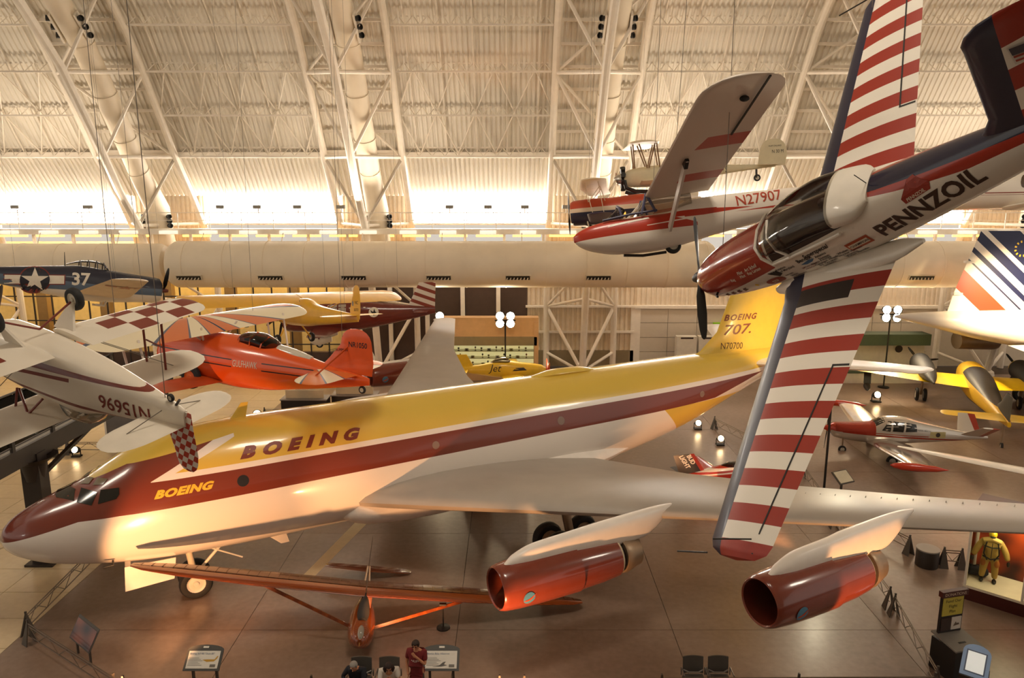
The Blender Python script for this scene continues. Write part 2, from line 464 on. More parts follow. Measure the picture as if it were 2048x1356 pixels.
# purlin girders, bars and bracing in every bay
PUR = [(47.8, 14.9), (46.25, 17.2), (44.55, 19.45), (42.8, 21.6), (40.8, 23.4), (38.6, 25.0), (35.9, 26.7), (32.5, 28.4)]
def pur_mesh(L, y, z):
    m = MB(); h = .55
    m.beam((0, 0, 0), (L, 0, 0), .10, .10).beam((.0, .35, .55), (L, .35, .55), .10, .12)
    n = int(L / .8)
    for k in range(n):
        a = L * k / n; b = L * (k + .5) / n; c = L * (k + 1) / n
        m.beam((a, 0, 0), (b, .35, .55), .04, .04).beam((b, .35, .55), (c, 0, 0), .04, .04)
    return m.mesh('purlin', M_STEEL, 0)
W2 = 2.45
gap = TS - 2 * W2
pm = pur_mesh(gap - .5, 0, 0)
pin = MB().beam((0, 0, .3), (2 * W2, 0, .3), .16, .16).mesh('purlin', M_STEEL, 0)
def kid(name, me, parent, loc=(0, 0, 0)):
    o = bpy.data.objects.new(name, me); COL.objects.link(o); o.parent = parent; o.location = loc; return o
for n, x in enumerate(TRX[:-1]):
    for y, z in PUR: kid('purlin', pm, ceiling, (x + W2 + .25, y, z))
    for k in range(1, len(PUR)):
        a, b = PUR[k - 1], PUR[k]; x0 = x + W2; L = gap
        if n in (1, 2, 3, 4):
            for u in (.1, .3, .5, .7, .9):
                MB().tube((x0 + L * u, a[0] + .3, a[1] + .3), (x0 + L * u, b[0] + .3, b[1] + .3), .05, n=6).build('roof_bar', M_STEEL, ceiling)
            if k in (1, 2):
                for q in range(4):
                    u0, u1 = (q * .25, q * .25 + .125) if k == 1 else (q * .25 + .125, q * .25)
                    for s in (1, -1):
                        ua, ub = ((q + .5) * .25 + s * .125, (q + .5) * .25) if k == 2 else ((q + .5) * .25, (q + .5) * .25 + s * .125)
                        MB().tube((x0 + L * ua, a[0] + .2, a[1] + .2), (x0 + L * ub, b[0] + .2, b[1] + .2), .045, n=6).build('roof_bracing', M_STEEL, ceiling)
for x in TRX:
    for a, b in zip(PUR[:-1], PUR[1:]):
        kid('purlin', pin, ceiling, (x - W2, a[0] + .2, a[1])); kid('purlin', pin, ceiling, (x - W2, (a[0] + b[0]) / 2 + .2, (a[1] + b[1]) / 2))
# ridge of the eave: horizontal head beam over the windows
struct(MB().beam((-46, 48.3, 15.0), (46, 48.3, 15.0), .35, .35).build('trim_1', M_STEEL, smooth=0))

# ---- arch trusses: two outer chords, one inner chord, struts and diagonals
IN = PROF[:16]
OUT = [(53.2, 0), (53.0, 6), (51.6, 10.2)] + [tuple(p) for p in offset(3.2)[2:16]]
ND_I = [(47.4, 10.6), (44.1, 14.7), (41.0, 18.9), (37.6, 21.8), (33.4, 24.5), (28, 27)]
ND_O = [(51.4, 10.6), (47.9, 14.85), (44.6, 19.4), (41.0, 23.2), (36.4, 26.4), (31, 29.2)]
for n, x in enumerate(TRX):
    t = struct(bpy.data.objects.new('roof_truss', None)); COL.objects.link(t); t.location = (x, 51, 0); t.parent = None
    def L(p): return (p[0] - x, p[1] - 51, p[2])
    MB().path([L((x, y, z)) for y, z in IN], .24, 10).build('chord', M_STEEL, t)
    for s in (-1, 1):
        MB().path([L((x + s * W2, y, z)) for y, z in OUT], .22, 10).build('chord', M_STEEL, t)
        for k in range(len(ND_I)):
            i, o = ND_I[k], ND_O[k]
            MB().tube(L((x, *i)), L((x + s * W2, *o)), .11, n=8).build('strut', M_STEEL, t)
            if k + 1 < len(ND_I):
                MB().tube(L((x, *i)), L((x + s * W2, *ND_O[k + 1])), .10, n=8).build('diagonal', M_STEEL, t)
        MB().tube(L((x + s * W2, *ND_O[1])), L((x, *ND_I[0])), .10, n=8).build('diagonal', M_STEEL, t)
        # foot bracing
        MB().tube(L((x, 51, .2)), L((x + s * W2, 53.1, 4.6)), .13, n=8).build('diagonal', M_STEEL, t)
        MB().tube(L((x, 49.8, 5.6)), L((x + s * W2, 53.1, 4.6)), .10, n=8).build('strut', M_STEEL, t)
        MB().tube(L((x, 51, .2)), L((x + s * W2, 53.1, 1.2)), .11, n=8).build('strut', M_STEEL, t)
        MB().tube(L((x + s * W2, 53.1, 4.6)), L((x, 48.8, 8.0)), .10, n=8).build('diagonal', M_STEEL, t)
    for k in range(1, len(ND_O) - 1):
        s = 1 if k % 2 else -1
        MB().tube(L((x + s * W2, *ND_O[k])), L((x - s * W2, *ND_O[k + 1])), .09, n=8).build('diagonal', M_STEEL, t)
    MB().lathe([(0, .55), (.25, .5), (.4, .3)], L((x, 51, 0)), (0, 0, 1), 16, (1, 1)).build('base_plate', M_STEEL, t)
# ---- round air ducts climbing inside the trusses, with nozzle groups
mid = offset(1.9)
DP = [(50.0, 7.8), (49.2, 10.2)] + [tuple(p) for p in mid[2:13]]
for n, x in enumerate(TRX):
    d = struct(bpy.data.objects.new('air_duct', None)); COL.objects.link(d); d.location = (x, 51, 0)
    def L(p): return (p[0] - x, p[1] - 51, p[2])
    dx = .55
    seg = [(dx, p[0] - 51, p[1]) for p in DP]
    MB().path(seg, [.72] * 3 + [.62] * (len(seg) - 3), 18).build('duct_tube', M_DUCT, d)
    for k in range(3, len(seg)):
        a, b = V3(seg[k - 1]), V3(seg[k]); tt = (b - a) / np.linalg.norm(b - a)
        MB().lathe([(-.05, .63), (-.05, .66), (.05, .66), (.05, .63)], b, tt, 18).build('duct_collar', M_DUCT, d)
    for q in (1, 6):
        f0, f1, fs = (.22, .22, (.15, .75)) if q == 1 else (.08, .13, (.02, .45))
        a, b = V3(seg[q]), V3(seg[q + 1])
        for s in (-1, 1):
            pl = MB().beam(a + (b - a) * fs[0] + V3((s * .7, -.25, 0)), a + (b - a) * fs[1] + V3((s * .66, -.25, 0)), .12, .42).build('nozzle_plate', M_STEEL, d)
            for k in range(3):
                c = a + (b - a) * (f0 + f1 * k) + V3((s * .74, -.40, .05))
                MB().lathe([(0, .13), (.22, .16), (.22, .12), (.12, .10), (.1, .001)], c, (s * .8, -.6, 0), 14).build('nozzle', M_BLACK, pl)

# ---- window band under the eave, one per bay, plus infill wall behind each truss
wn = 1
for n, x in enumerate(TRX[:-1]):
    x0, x1 = x + W2 + .1, x + TS - W2 - .1
    w = struct(MB().box(((x0 + x1) / 2, 51.7, 11.55), (x1 - x0, .06, 2.1)).build('window_%d' % wn, M_WIN, smooth=0)); wn += 1
    MB().box(((x0 + x1) / 2, 51.55, 12.66), (x1 - x0, .2, .14)).build('window_head', M_STEEL, w, 0)
    MB().box(((x0 + x1) / 2, 51.5, 10.55), (x1 - x0, .3, .12)).build('window_sill', M_STEEL, w, 0)
    for k in range(1, 5):
        MB().box((x0 + (x1 - x0) * k / 5, 51.62, 11.55), (.05, .1, 2.1)).build('mullion', M_STEEL, w, 0)
# the same window band in the opposite eave, behind the viewer
for n, x in enumerate(TRX[:-1]):
    x0, x1 = x + W2 + .1, x + TS - W2 - .1
    w = struct(MB().box(((x0 + x1) / 2, -25.7, 11.55), (x1 - x0, .06, 2.1)).build('window_%d' % wn, M_WIN, smooth=0)); wn += 1
    MB().box(((x0 + x1) / 2, -25.5, 10.4), (x1 - x0, .3, .12)).build('window_sill', M_STEEL, w, 0)
for n, x in enumerate(TRX):
    struct(corrugated(x - W2 - .1, x + W2 + .1, [(51.9, 7, 1, 0), (51.9, 12.7, 1, 0)], .3, .06).build('wall_eave', M_WALL, smooth=0))

# ---- catwalk with rail, light boxes and the warm strip lights below
cw = struct(MB().box((0, 47.9, 10.32), (92, 1.7, .12)).build('catwalk', M_STEEL, smooth=0))
MB().box((0, 47.0, 10.25), (92, .14, .34)).build('edge_beam', M_STEEL, cw, 0)
MB().tube((-46, 47.05, 11.42), (46, 47.05, 11.42), .03, n=6).build('hand_rail', M_STEEL, cw)
MB().tube((-46, 47.05, 10.95), (46, 47.05, 10.95), .022, n=6).build('middle_rail', M_STEEL, cw)
post = MB().tube((0, 47.05, 10.3), (0, 47.05, 11.42), .028, n=6).mesh('rail_post', M_STEEL)
lb = MB().box((0, 46.75, 10.22), (1.0, .45, .2)).mesh('light_box', mat('white_light_box', 'fffaf0', .4, emit=.6, ecol='fff2dd'), 0)
M_STRIP = mat('warm_strip_lamp', 'ffd890', .5, emit=5, ecol='ffb13c', var=0)
st = MB().box((0, 50.9, 9.78), (1.9, .12, .14)).mesh('strip_lamp', M_STRIP, 0)
hg = MB().beam((0, 47.6, 9.3), (0, 47.6, 10.3), .16, .16).mesh('hanger', M_STEEL, 0)
for k in range(46):
    kid('rail_post', post, cw, (-45 + 2 * k, 0, 0))
for k in range(36):
    kid('light_box', lb, cw, (-44 + 2.5 * k, 0, 0)); kid('strip_lamp', st, cw, (-44 + 2.5 * k, 0, 0)); kid('hanger', hg, cw, (-43 + 2.5 * k, 0, 0))
# floodlights standing on the catwalk rail (dark little lamps against the windows)
for k, x in enumerate((-33.5, -31, -26.5, -18.2, -15.9, -13.4, -10.7, -3.9, -1.5, .8, 3.4, 21.6, 24.9)):
    t = thing('catwalk_lamp', 'small grey lamp on the far catwalk rail, %s in the row counted from the left' % ['first', 'second', 'third', 'fourth', 'fifth', 'sixth', 'seventh', 'eighth', 'ninth', 'tenth', 'eleventh', 'twelfth', 'thirteenth'][k], 'lamp', (x, 47.05, 11.4), group='lamps on the far catwalk')
    MB().tube((0, 0, 0), (0, 0, .3), .03).build('stem', M_STEEL, t)
    MB().box((0, -.1, .38), (.5, .28, .22)).build('lamp_head', mat('grey_lamp', '9c9890', .5), t, 0)

# ---- big horizontal supply duct with slot vents
def hduct(x0, x1, y, z, r, name, label, vents):
    d = struct(bpy.data.objects.new(name, None)); COL.objects.link(d); d.location = (x0, y, z)
    L = x1 - x0
    MB().lathe([(0, r * .55), (.12, r * .85), (.45, r), (L - .45, r), (L - .12, r * .85), (L, r * .55)], (0, 0, 0), (1, 0, 0), 40, (1, 1)).build('duct_tube', M_DUCT, d)
    k = 1.2
    while k < L - .5:
        MB().lathe([(-.03, r - .01), (-.03, r + .025), (.03, r + .025), (.03, r - .01)], (k, 0, 0), (1, 0, 0), 40).build('duct_seam', M_DUCT, d); k += 2.43
    for vx in vents:
        a = R(-28); c = V3((vx - x0, -math.cos(a) * r, math.sin(a) * r)); t = V3((0, math.sin(-a), math.cos(a))); nn = V3((0, -math.cos(a), math.sin(a)))
        fr = MB().beam(c - V3((.78, 0, 0)), c + V3((.78, 0, 0)), .34, .12, nn).build('vent', mat('pale_vent_frame', 'd9ccb4', .5), d, 0)
        MB().beam(c - V3((.72, 0, 0)) + nn * .05, c + V3((.72, 0, 0)) + nn * .05, .26, .05, nn).build('vent_slot', M_BLACK, fr, 0)
        for q in range(7):
            e = c + V3((-.62 + .205 * q, 0, 0)) + nn * .075
            MB().beam(e - t * .12 - V3((.05, 0, 0)), e + t * .12 + V3((.05, 0, 0)), .05, .03, nn).build('vent_slat', mat('pale_vent_frame', 'd9ccb4', .5), fr, 0)
    for k in range(int(L / 4.9)):
        MB().tube((2 + 4.9 * k, 0, r), (2 + 4.9 * k, .4, 10.2 - z), .03, n=5).build('hanger_rod', M_STEEL, d)
    return d
hduct(-21.0, 12.4, 45.6, 8.32, 1.42, 'supply_duct', '', [-19.4, -14.5, -9.5, -4.4, .35, 5.2])
hduct(-46, -21.3, 46.0, 8.35, 1.22, 'supply_duct', '', [])
hduct(17.4, 46, 45.6, 8.32, 1.42, 'supply_duct', '', [24.6, 31])

# ---- back wall below the duct
wb = struct(corrugated(9.0, 46, [(53.9, 4.35, 1, 0), (53.9, 8.5, 1, 0)], .36, .08).build('wall_back', M_WALL, smooth=0))
for xa, xb in ((1.0, 9.0),):
    corrugated(xa, xb, [(53.9, 1.2, 1, 0), (53.9, 8.5, 1, 0)], .36, .08).build('wall_panel', M_WALL, wb, 0)
    for z in (2.6, 4.5, 6.3): MB().beam((xa, 53.7, z), (xb, 53.7, z), .16, .16).build('girt', M_STEEL, wb, 0)
MB().box((5, 53.8, .6), (8, .2, 1.2)).build('plinth', mat('olive_wall_base', '8a7a5c', .7), wb, 0)
MB().box((27, 53.75, 4.45), (36, .3, .22)).build('lintel', M_STEEL, wb, 0)
# great sliding door on the right
M_DOOR = mat('pale_door_panel', 'cdc1ae', .6, var=.03)
dr = struct(MB().box((20, 53.95, 2.2), (21.5, .1, 4.4)).build('door_1', mat('grey_door_gap', '8a8072', .7), smooth=0))
pn = MB().box((0, 53.8, 0), (2.12, .14, 1.06)).mesh('door_panel', M_DOOR, 0)
for i in range(10):
    for j in range(4): kid('door_panel', pn, dr, (10.4 + 2.15 * i, 0, .55 + 1.09 * j))
MB().box((38.5, 53.85, 2.2), (15.6, .14, 4.4)).build('wall_panel', M_DOOR, wb, 0)
MB().box((9.1, 53.85, 2.2), (.7, .3, 4.5)).build('door_jamb', M_STEEL, wb, 0)
# leaning white display boards, cabinets and exit sign before the door
for k, (x, c) in enumerate(((12.6, 'leftmost'), (14.2, 'middle'), (16.1, 'rightmost'))):
    t = thing('white_cabinet', 'tall white cabinet before the big door, %s of three' % c, 'cabinet', (x, 52.6, 0), group='white cabinets before the door')
    MB().box((0, 0, 1.25), (1.45, .6, 2.5)).build('body', mat('white_laminate', 'e4dccb', .5), t, 0)
    MB().box((0, -.31, 1.2), (1.3, .04, 2.3)).build('door', mat('white_laminate', 'e4dccb', .5), t, 0)
    MB().box((0, -.34, 2.4), (.9, .03, .12)).build('grille', mat('dark_grille', '4a3a30', .6), t, 0)
t = thing('exit_sign', 'small green lit exit sign on the pale sliding door', 'sign', (15.15, 53.6, 3.1))
MB().box((0, 0, 0), (.75, .12, .45)).build('housing', mat('green_exit', '5a7a10', .5, emit=.5, ecol='7a9a10'), t, 0)
text('EXIT', .28, t, mat('exit_letters', 'e8f0c0', .5), lambda u, v: (u, -.07, v - .1), align='CENTER', bold=.02)
# dark room openings and yellow-lit gallery on the left
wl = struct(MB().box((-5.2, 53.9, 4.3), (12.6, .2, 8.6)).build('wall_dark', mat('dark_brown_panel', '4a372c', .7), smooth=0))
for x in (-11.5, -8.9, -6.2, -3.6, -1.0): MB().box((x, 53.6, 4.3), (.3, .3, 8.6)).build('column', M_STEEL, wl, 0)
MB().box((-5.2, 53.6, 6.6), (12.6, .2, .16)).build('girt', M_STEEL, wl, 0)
gal = struct(MB().box((-29, 57.5, 4.5), (36, .2, 9)).build('wall_gallery', mat('yellow_gallery_wall', 'e2c684', .6), smooth=0))
for k in range(4): area('gallery_lamp', (-42 + 8.6 * k, 55.0, 8.6), (-42 + 8.6 * k, 57, 2), 330, 5, .5, (1, .74, .34))
MB().box((-29, 55.6, 8.75), (36, 4.2, .15)).build('gallery_ceiling', M_WALL, gal, 0)
for k in range(26):
    MB().box((-46 + 1.35 * k, 54.0, 4.3), (.09, .09, 8.6)).build('mullion', M_DARK, gal, 0)
for z in (1.6, 3.4, 5.2): MB().box((-29, 54.0, z), (36, .08, .08)).build('transom', M_DARK, gal, 0)
for k in range(8): MB().box((-44.6 + 4.7 * k, 55.2, 4.3), (.75, .6, 8.6)).build('pier', mat('gallery_pier', '94733f', .7), gal, 0)
MB().box((-29, 54.2, .5), (36, .4, 1.0)).build('plinth', mat('dark_brown_panel', '4a372c', .7), gal, 0)
# ================================================================== the big jet airliner (x aft, y starboard, z up)
J = thing('jet_airliner', 'long four-engined airliner in yellow, brown and white lettered BOEING, parked on the floor', 'airplane', (-14.46, 19.48, -.04), (0, -.5, 27.52))
JF = [(0, 2.93, 3.03, .04), (.12, 2.66, 3.30, .33), (.5, 2.36, 3.62, .66), (1.3, 2.02, 4.0, 1.02), (2.1, 1.84, 4.32, 1.26), (2.9, 1.7, 4.78, 1.44), (3.7, 1.6, 5.2, 1.55), (4.8, 1.53, 5.46, 1.63), (7, 1.5, 5.6, 1.68), (12, 1.5, 5.6, 1.68), (17, 1.5, 5.6, 1.68), (19.2, 1.62, 5.6, 1.68), (21.5, 2.05, 5.6, 1.66), (23.1, 2.38, 5.6, 1.58), (24.5, 2.75, 5.6, 1.46), (26, 3.25, 5.58, 1.28), (27.2, 3.65, 5.54, 1.1), (28.7, 4.1, 5.5, .82), (30.4, 4.6, 5.4, .46), (31.5, 4.95, 5.2, .08)]
jf = fuselage(JF, 48, 6, 2.05)
JB = jf.bvh()
YEL, BRN, WHT, GRY = 'dcb94c', '7a3524', 'efe6dc', 'aca398'
def jet_paint(x, y, z):
    # lower edge of the brown band: steep at the nose, then a long straight line that curls up at the tail
    l1 = z > (x * .28 + 2.96); l2 = z > (x * .0625 + 3.40); l3 = z > (x * .0186 + 3.535)
    curl = z > ((x - 25.2) * .22 + 4.0)
    over = ((l1 | l2 | l3) & (x < 25.2)) | (curl & l3 & (x > 25.2))
    mup = z < (x * .0125 + 4.345); ylo = z > (x * .0135 + 4.495)
    nose_yel = z > (4.23 + (x - 1.91) * .43)
    nose_yel2 = z > (4.86 + (x - 3.38) * .165)
    arrow = z > (4.41 + (x - 3.94) * .47)                        # left of the white arrow edge
    arrow_in = z > (4.56 + (x - 4.6) * .41)
    fwd = (arrow | (x < 3.94))                                   # zone in front of the arrow
    aft_col = mix(mup, mix(ylo, WHT, YEL), BRN)                  # bands behind the arrow
    aft_col = mix((arrow_in & (z > 4.44)), aft_col, WHT)         # white arrow arm
    tip = (x > 6.35)
    front_col = mix((nose_yel | nose_yel2), BRN, YEL)
    top = mix((fwd & (z > 4.40) & (x < 5.9)), aft_col, front_col)
    top = mix((x > 6.33) & (z > 5.0), top, YEL)
    top = mix((x > 3.9) & nose_yel2, top, YEL)
    top = mix((x < 3.94) & (z < 4.45), top, BRN)
    belly = mix((x > (22.3 + (4.0 - z) * 1.0)) & (z < 3.98), WHT, YEL)
    belly = mix(over, belly, top)
    return belly
M_JET = paint('jet_livery', jet_paint, .25, .6)
M_JW = mat('jet_grey_wing', GRY, .42, var=.05, scale=1.2)
M_JWH = mat('jet_white', WHT, .35, var=.03)
M_JBR = mat('jet_brown', BRN, .22, coat=.6, var=.05)
M_JYE = mat('jet_yellow', YEL, .3, coat=.4, var=.04)
M_MET = mat('bare_metal', 'a08a72', .4, .7)
jf.build('fuselage', M_JET, J)
fr = fuselage([(9.2, 1.9, 2.2, .9), (10.2, 1.45, 2.9, 1.75), (12, 1.32, 3.15, 2.05), (15, 1.3, 3.2, 2.1), (17.5, 1.5, 3.2, 2.05), (19.6, 1.95, 3.05, 1.75), (21, 2.3, 2.75, 1.2)], 28, 4)
fr.build('wing_fairing', M_JWH, J)
tan7 = math.tan(R(7))
def jz(y): return 2.6 + (y - 1.6) * tan7
def jet_wing(side):
    le = .972 if side < 0 else .62
    def X(y): return 10.02 + (y - 1.6) * le
    if side < 0:
        te = [(1.2, 18.7), (5.6, 20.1), (8.8, 21.75), (11.2, 23.3), (13.6, 24.95), (18.6, 28.6)]
    else:
        te = [(1.2, 18.0), (5.0, 18.1), (9, 18.5), (13, 19.5), (18.6, 22.0)]
    rb = []
    for y, xt in te:
        xl = X(y) if y > 1.6 else X(1.6) - .4
        rb.append((side * y, xl, xt - xl, jz(y), .11 if y < 6 else .10))
    s, x0, ch, z, t = rb[-1]
    rb += rtip(rb[-1], side * 19.3, 3)[1:]
    return wing(rb, 14, .012, sub=3)
for s in (-1, 1):
    w = jet_wing(s).build('wing', M_JW, J)
    if s < 0:
        MB().box((12.9, -3.6, jz(3.6) - .02), (.35, .3, .14)).build('landing_light', mat('olive_lens', '6a6238', .2), w, 0)
        vg = MB().prism([(0, 0, 0), (.1, .03, 0), (.08, .03, .06), (.03, .0, .06)], (0, .012, 0)).mesh('vortex_tab', M_JW, 0)
        for k in range(36):
            y = 7.2 + .3 * k
            if y < 18: kid('vortex_tab', vg, w, (10.02 + (y - 1.6) * .972 + (21.3 - 16.6 + (y - 8) * -.18) * .62, -y, jz(y) + .19 - .003 * k))
# engines
M_DKI = mat('dark_intake', '1d0f0a', .5)
def jet_engine(xi, y, z, L, tp=1.0):
    e = MB().lathe([(.0, .50), (-.03, .53), (0, .565), (.12, .60), (.5, .635), (1.2, .655), (L * .56, .655), (L * .56, .625), (L * .75, .60), (L * .88, .55)], (xi, y, z), (1, 0, 0), 36).build('engine_nacelle', M_JBR, J)
    MB().lathe([(.0, .50), (.25, .475), (.8, .47), (1.5, .49), (1.55, .01)], (xi, y, z), (1, 0, 0), 36).build('intake_duct', mat('intake_brown', '5b2416', .35, coat=.3), e)
    MB().lathe([(.55, .001), (.62, .09), (.8, .16), (1.1, .2), (1.5, .2)], (xi, y, z), (1, 0, 0), 18).build('bullet', mat('cream_bullet', 'd8c6a0', .4), e)
    for k in range(10):
        a = R(36 * k); MB().beam((xi + 1.25, y + .18 * math.cos(a), z + .18 * math.sin(a)), (xi + 1.25, y + .47 * math.cos(a), z + .47 * math.sin(a)), .18, .02, (1, 0, 0)).build('guide_vane', M_DKI, e, 0)
    MB().lathe([(L * .86, .54), (L * .88, .545), (L * .90, .50), (L * .90, .40)], (xi, y, z), (1, 0, 0), 28).build('cowl_ring', mat('cream_ring', 'cbb798', .5), e)
    MB().lathe([(L * .88, .40), (L * .95, .40)], (xi, y, z), (1, 0, 0), 24).build('exhaust_gap', M_DKI, e)
    MB().lathe([(L * .93, .30), (L * .93, .50), (L * .95, .52), (L, .47), (L * 1.07, .40), (L * 1.07, .36), (L * .95, .38)], (xi, y, z), (1, 0, 0), 28).build('exhaust_nozzle', M_MET, e)
    for k in range(2):
        # round maker's badge on the outer and inner cowl
        s = -1 if k == 0 else 1
        f = lambda u, v, s=s: (xi + .62 + u, y + s * (math.sqrt(max(.0, .64**2 - (v - .12)**2)) + .012), z + v - .12)
        b = patch(circle(.17), f, e, mat('badge_blue', '4d7f9c', .4), 'badge', .06)
        f2 = lambda u, v, s=s: (xi + .62 + u, y + s * (math.sqrt(max(.0, .64**2 - (v - .12)**2)) + .018), z + v - .12)
        patch([(-.16, -.06), (0, -.02), (.2, .1), (.06, -.06), (-.05, -.09)], f2, b, mat('badge_red', 'c04a28', .4), 'badge_bird', .06)
    st = [(xi + .22, z + .52, z + .60, .05), (xi + .5, z + .45, z + .80, .14), (xi + 1.1, z + .35, z + .98, .2), (xi + 2.2, z + .3, z + 1.05, .22), (xi + L * .74, z + .3, z + 1.10, .24), (xi + L * .97, z + .32, z + 1.14, .24), (xi + L * 1.12, z + .36, z + 1.16, .23), (xi + L * 1.24, z + .62, z + 1.17, .19), (xi + L * 1.34, z + .9, z + 1.16, .12), (xi + L * 1.44, z + 1.05, z + 1.12, .03)]
    if tp < 1: st = [(a, b, b + (c - b) * tp, d) for a, b, c, d in st if a < xi + L]
    shift(fuselage(st, 20, 4, 2.4), 0, y, 0).build('pylon', M_JWH, J)
jet_engine(11.55, -8.3, 2.52, 4.1)
jet_engine(15.66, -13.2, 3.54, 3.55)
jet_engine(11.5, 8.4, 2.62, 4.1, .55)
jet_engine(14.8, 13.3, 3.0, 3.55, .55)
# tail
fin = wing([(5.2, 24.2, 7.0, 0, .03), (5.7, 25.5, 5.75, 0, .06), (6.45, 26.4, 4.85, 0, .08), (8.05, 27.1, 4.1, 0, .09), (9.3, 27.7, 3.4, 0, .09), (9.9, 28.1, 2.8, 0, .08)], 14, 0, True, sub=4)
fb = fin.bvh(); fin.build('fin', M_JYE, J)
for s in (-1, 1):
    wing([(s * .3, 27.6, 3.6, 5.0, .1), (s * 5.6, 30.9, 1.75, 5.35, .09)] + rtip((s * 5.6, 30.9, 1.75, 5.35, .09), s * 6.2, 4)[1:], 12, 0).build('tailplane', M_JWH, J)
M_LB = mat('letter_brown', BRN, .4)
M_LY = mat('letter_yellow', 'e2b93a', .4)
for s in (-1, 1):
    d = 1 if s < 0 else -1
    e = (6.4, 3.98, 26.7, 26.6, 26.5) if s < 0 else (10.6, 5.7, 28.9, 28.8, 27.8)
    text('BOEING', .40, J, M_LB, on_side(JB, s, e[0], 4.70, (d, .012 * d), (0, 1)), shear=.4, bold=.065, sx=1.62, space=1.75, cut=.12)
    text('BOEING', .29, J, M_LY, on_side(JB, s, e[1], 3.955, (d, .03 * d), (0, 1)), shear=.4, bold=.06, sx=1.35, space=1.1, cut=.1)
    text('BOEING', .36, J, M_LB, on_side(fb, s, e[2], 6.95, (d, -.02 * d), (0, 1)), shear=.35, bold=.03, sx=1.15, space=1.25)
    text('707.', .62, J, M_LB, on_side(fb, s, e[3], 6.33, (d, -.02 * d), (0, 1)), shear=.25, bold=.012, sx=1.55)
    text('N70700', .42, J, mat('letter_dark', '4a2c14', .4), on_side(fb, s, e[4], 5.72, (d, -.08 * d), (0, 1)), sx=.95)
# cockpit glazing
M_CW = mat('cockpit_glass', '14130f', .12, coat=.6)
PN = [[(1.47, -.05, 4.06), (1.84, -.02, 4.22), (2.0, -.36, 4.23), (1.96, -.75, 4.02), (1.5, -.3, 4.05)],
      [(2.03, -.83, 3.99), (2.16, -.47, 4.27), (2.57, -.93, 4.22), (2.4, -1.09, 3.92)],
      [(2.56, -1.15, 3.95), (2.66, -.94, 4.28), (3.13, -1.15, 4.33), (3.12, -1.24, 4.16), (3.03, -1.28, 4.06)],
      [(2.12, -.25, 4.33), (2.3, -.05, 4.43), (2.5, -.38, 4.47), (2.36, -.52, 4.37)],
      [(2.46, -.66, 4.36), (2.6, -.5, 4.5), (2.86, -.78, 4.5), (2.72, -.86, 4.4)]]
cen = Vector((2.8, 0, 3.2))
for s in (1, -1):
    for i, pl in enumerate(PN):
        m = MB(); v = []
        for x, y, z in pl:
            p = Vector((x, y * s, z)); c = Vector((x + .3, 0, 3.3)); h = JB.ray_cast(c + (p - c) * 4, (c - p).normalized())
            q = h[0] + h[1] * .02 if h[0] else p
            v.append(tuple(q))
        ctr = np.mean(np.array(v), 0); out = V3(ctr) - V3((3, 0, 3.2)); out /= np.linalg.norm(out)
        v.append(tuple(ctr + out * .03)); n = len(v) - 1
        m.add(v, [(k, (k + 1) % n, n) for k in range(n)])
        m.build('cockpit_window', M_CW if i < 3 else mat('cockpit_eyebrow', '7d6f58', .2), J)
# portholes
for s in (-1, 1):
    for x, z, r in ((6.4, 4.07, .17), (12.6, 4.14, .13), (17.55, 4.24, .15), (24.4, 4.3, .13)):
        patch(circle(r, 20), on_side(JB, s, x, z), J, mat('porthole_glass', '2c2a2c' if r > .16 else '8d7468', .2) if r > .16 else mat('porthole_plug', '8d7468', .4), 'porthole', .1)
# aerials and probes
wing([(5.5, 6.3, .5, 0, .1), (6.05, 6.7, .22, 0, .1)], 8, 0, True).build('blade_aerial', M_JYE, J)
wing([(1.05, 7.6, .28, 0, .12), (1.55, 7.05, .7, 0, .12)], 8, 0, True).build('blade_aerial', M_JWH, J)
MB().path([(2.75, -1.1, 2.15), (2.75, -1.3, 2.1), (2.5, -1.32, 2.1)], .03).build('pitot_probe', M_BLACK, J)
fuselage([(17.2, 5.5, 5.62, .1), (18.2, 5.5, 5.78, .3), (19.3, 5.5, 5.76, .3), (20, 5.5, 5.6, .1)], 16, 3).build('crown_fairing', M_JYE, J)
# landing gear
ng = MB().tube((4.9, 0, .5), (4.75, 0, 1.8), .1, n=12).build('nose_strut', mat('cream_gear', 'd9cdb6', .4), J)
MB().tube((4.9, -.34, .5), (4.9, .34, .5), .07).build('axle', M_MET, ng)
MB().tube((5.0, 0, .7), (5.9, 0, 1.6), .05).build('drag_link', M_STEEL, ng)
MB().tube((5.3, -.5, 1.7), (6.3, -.7, 1.2), .025).build('door_rod', M_STEEL, ng)
for s in (-1, 1): wheel(J, (4.9, s * .34, .5), .5, .3, hubcol='d8d0c0')
for s in (-1, 1): MB().prism([(3.0, s * .55, 1.62), (4.4, s * .55, 1.6), (4.3, s * .6, .95), (2.95, s * .62, .88)], (0, s * .03, 0)).build('nose_gear_door', M_JWH, J)
for s in (-1, 1):
    MB().tube((17.0, s * 3.2, .45), (16.6, s * 3.0, 2.7), .16, n=12).build('main_strut', M_MET, J)
    bg = MB().beam((16.2, s * 3.2, .45), (17.8, s * 3.2, .45), .2, .18).build('bogie_beam', M_MET, J)
    for dx in (-.72, .72):
        MB().tube((17 + dx, s * 3.2 - .5, .44), (17 + dx, s * 3.2 + .5, .44), .07).build('axle', M_MET, bg)
        for q in (-1, 1): wheel(J, (17 + dx, s * 3.2 + q * .42, .43), .57, .38, hubcol='b59c80')
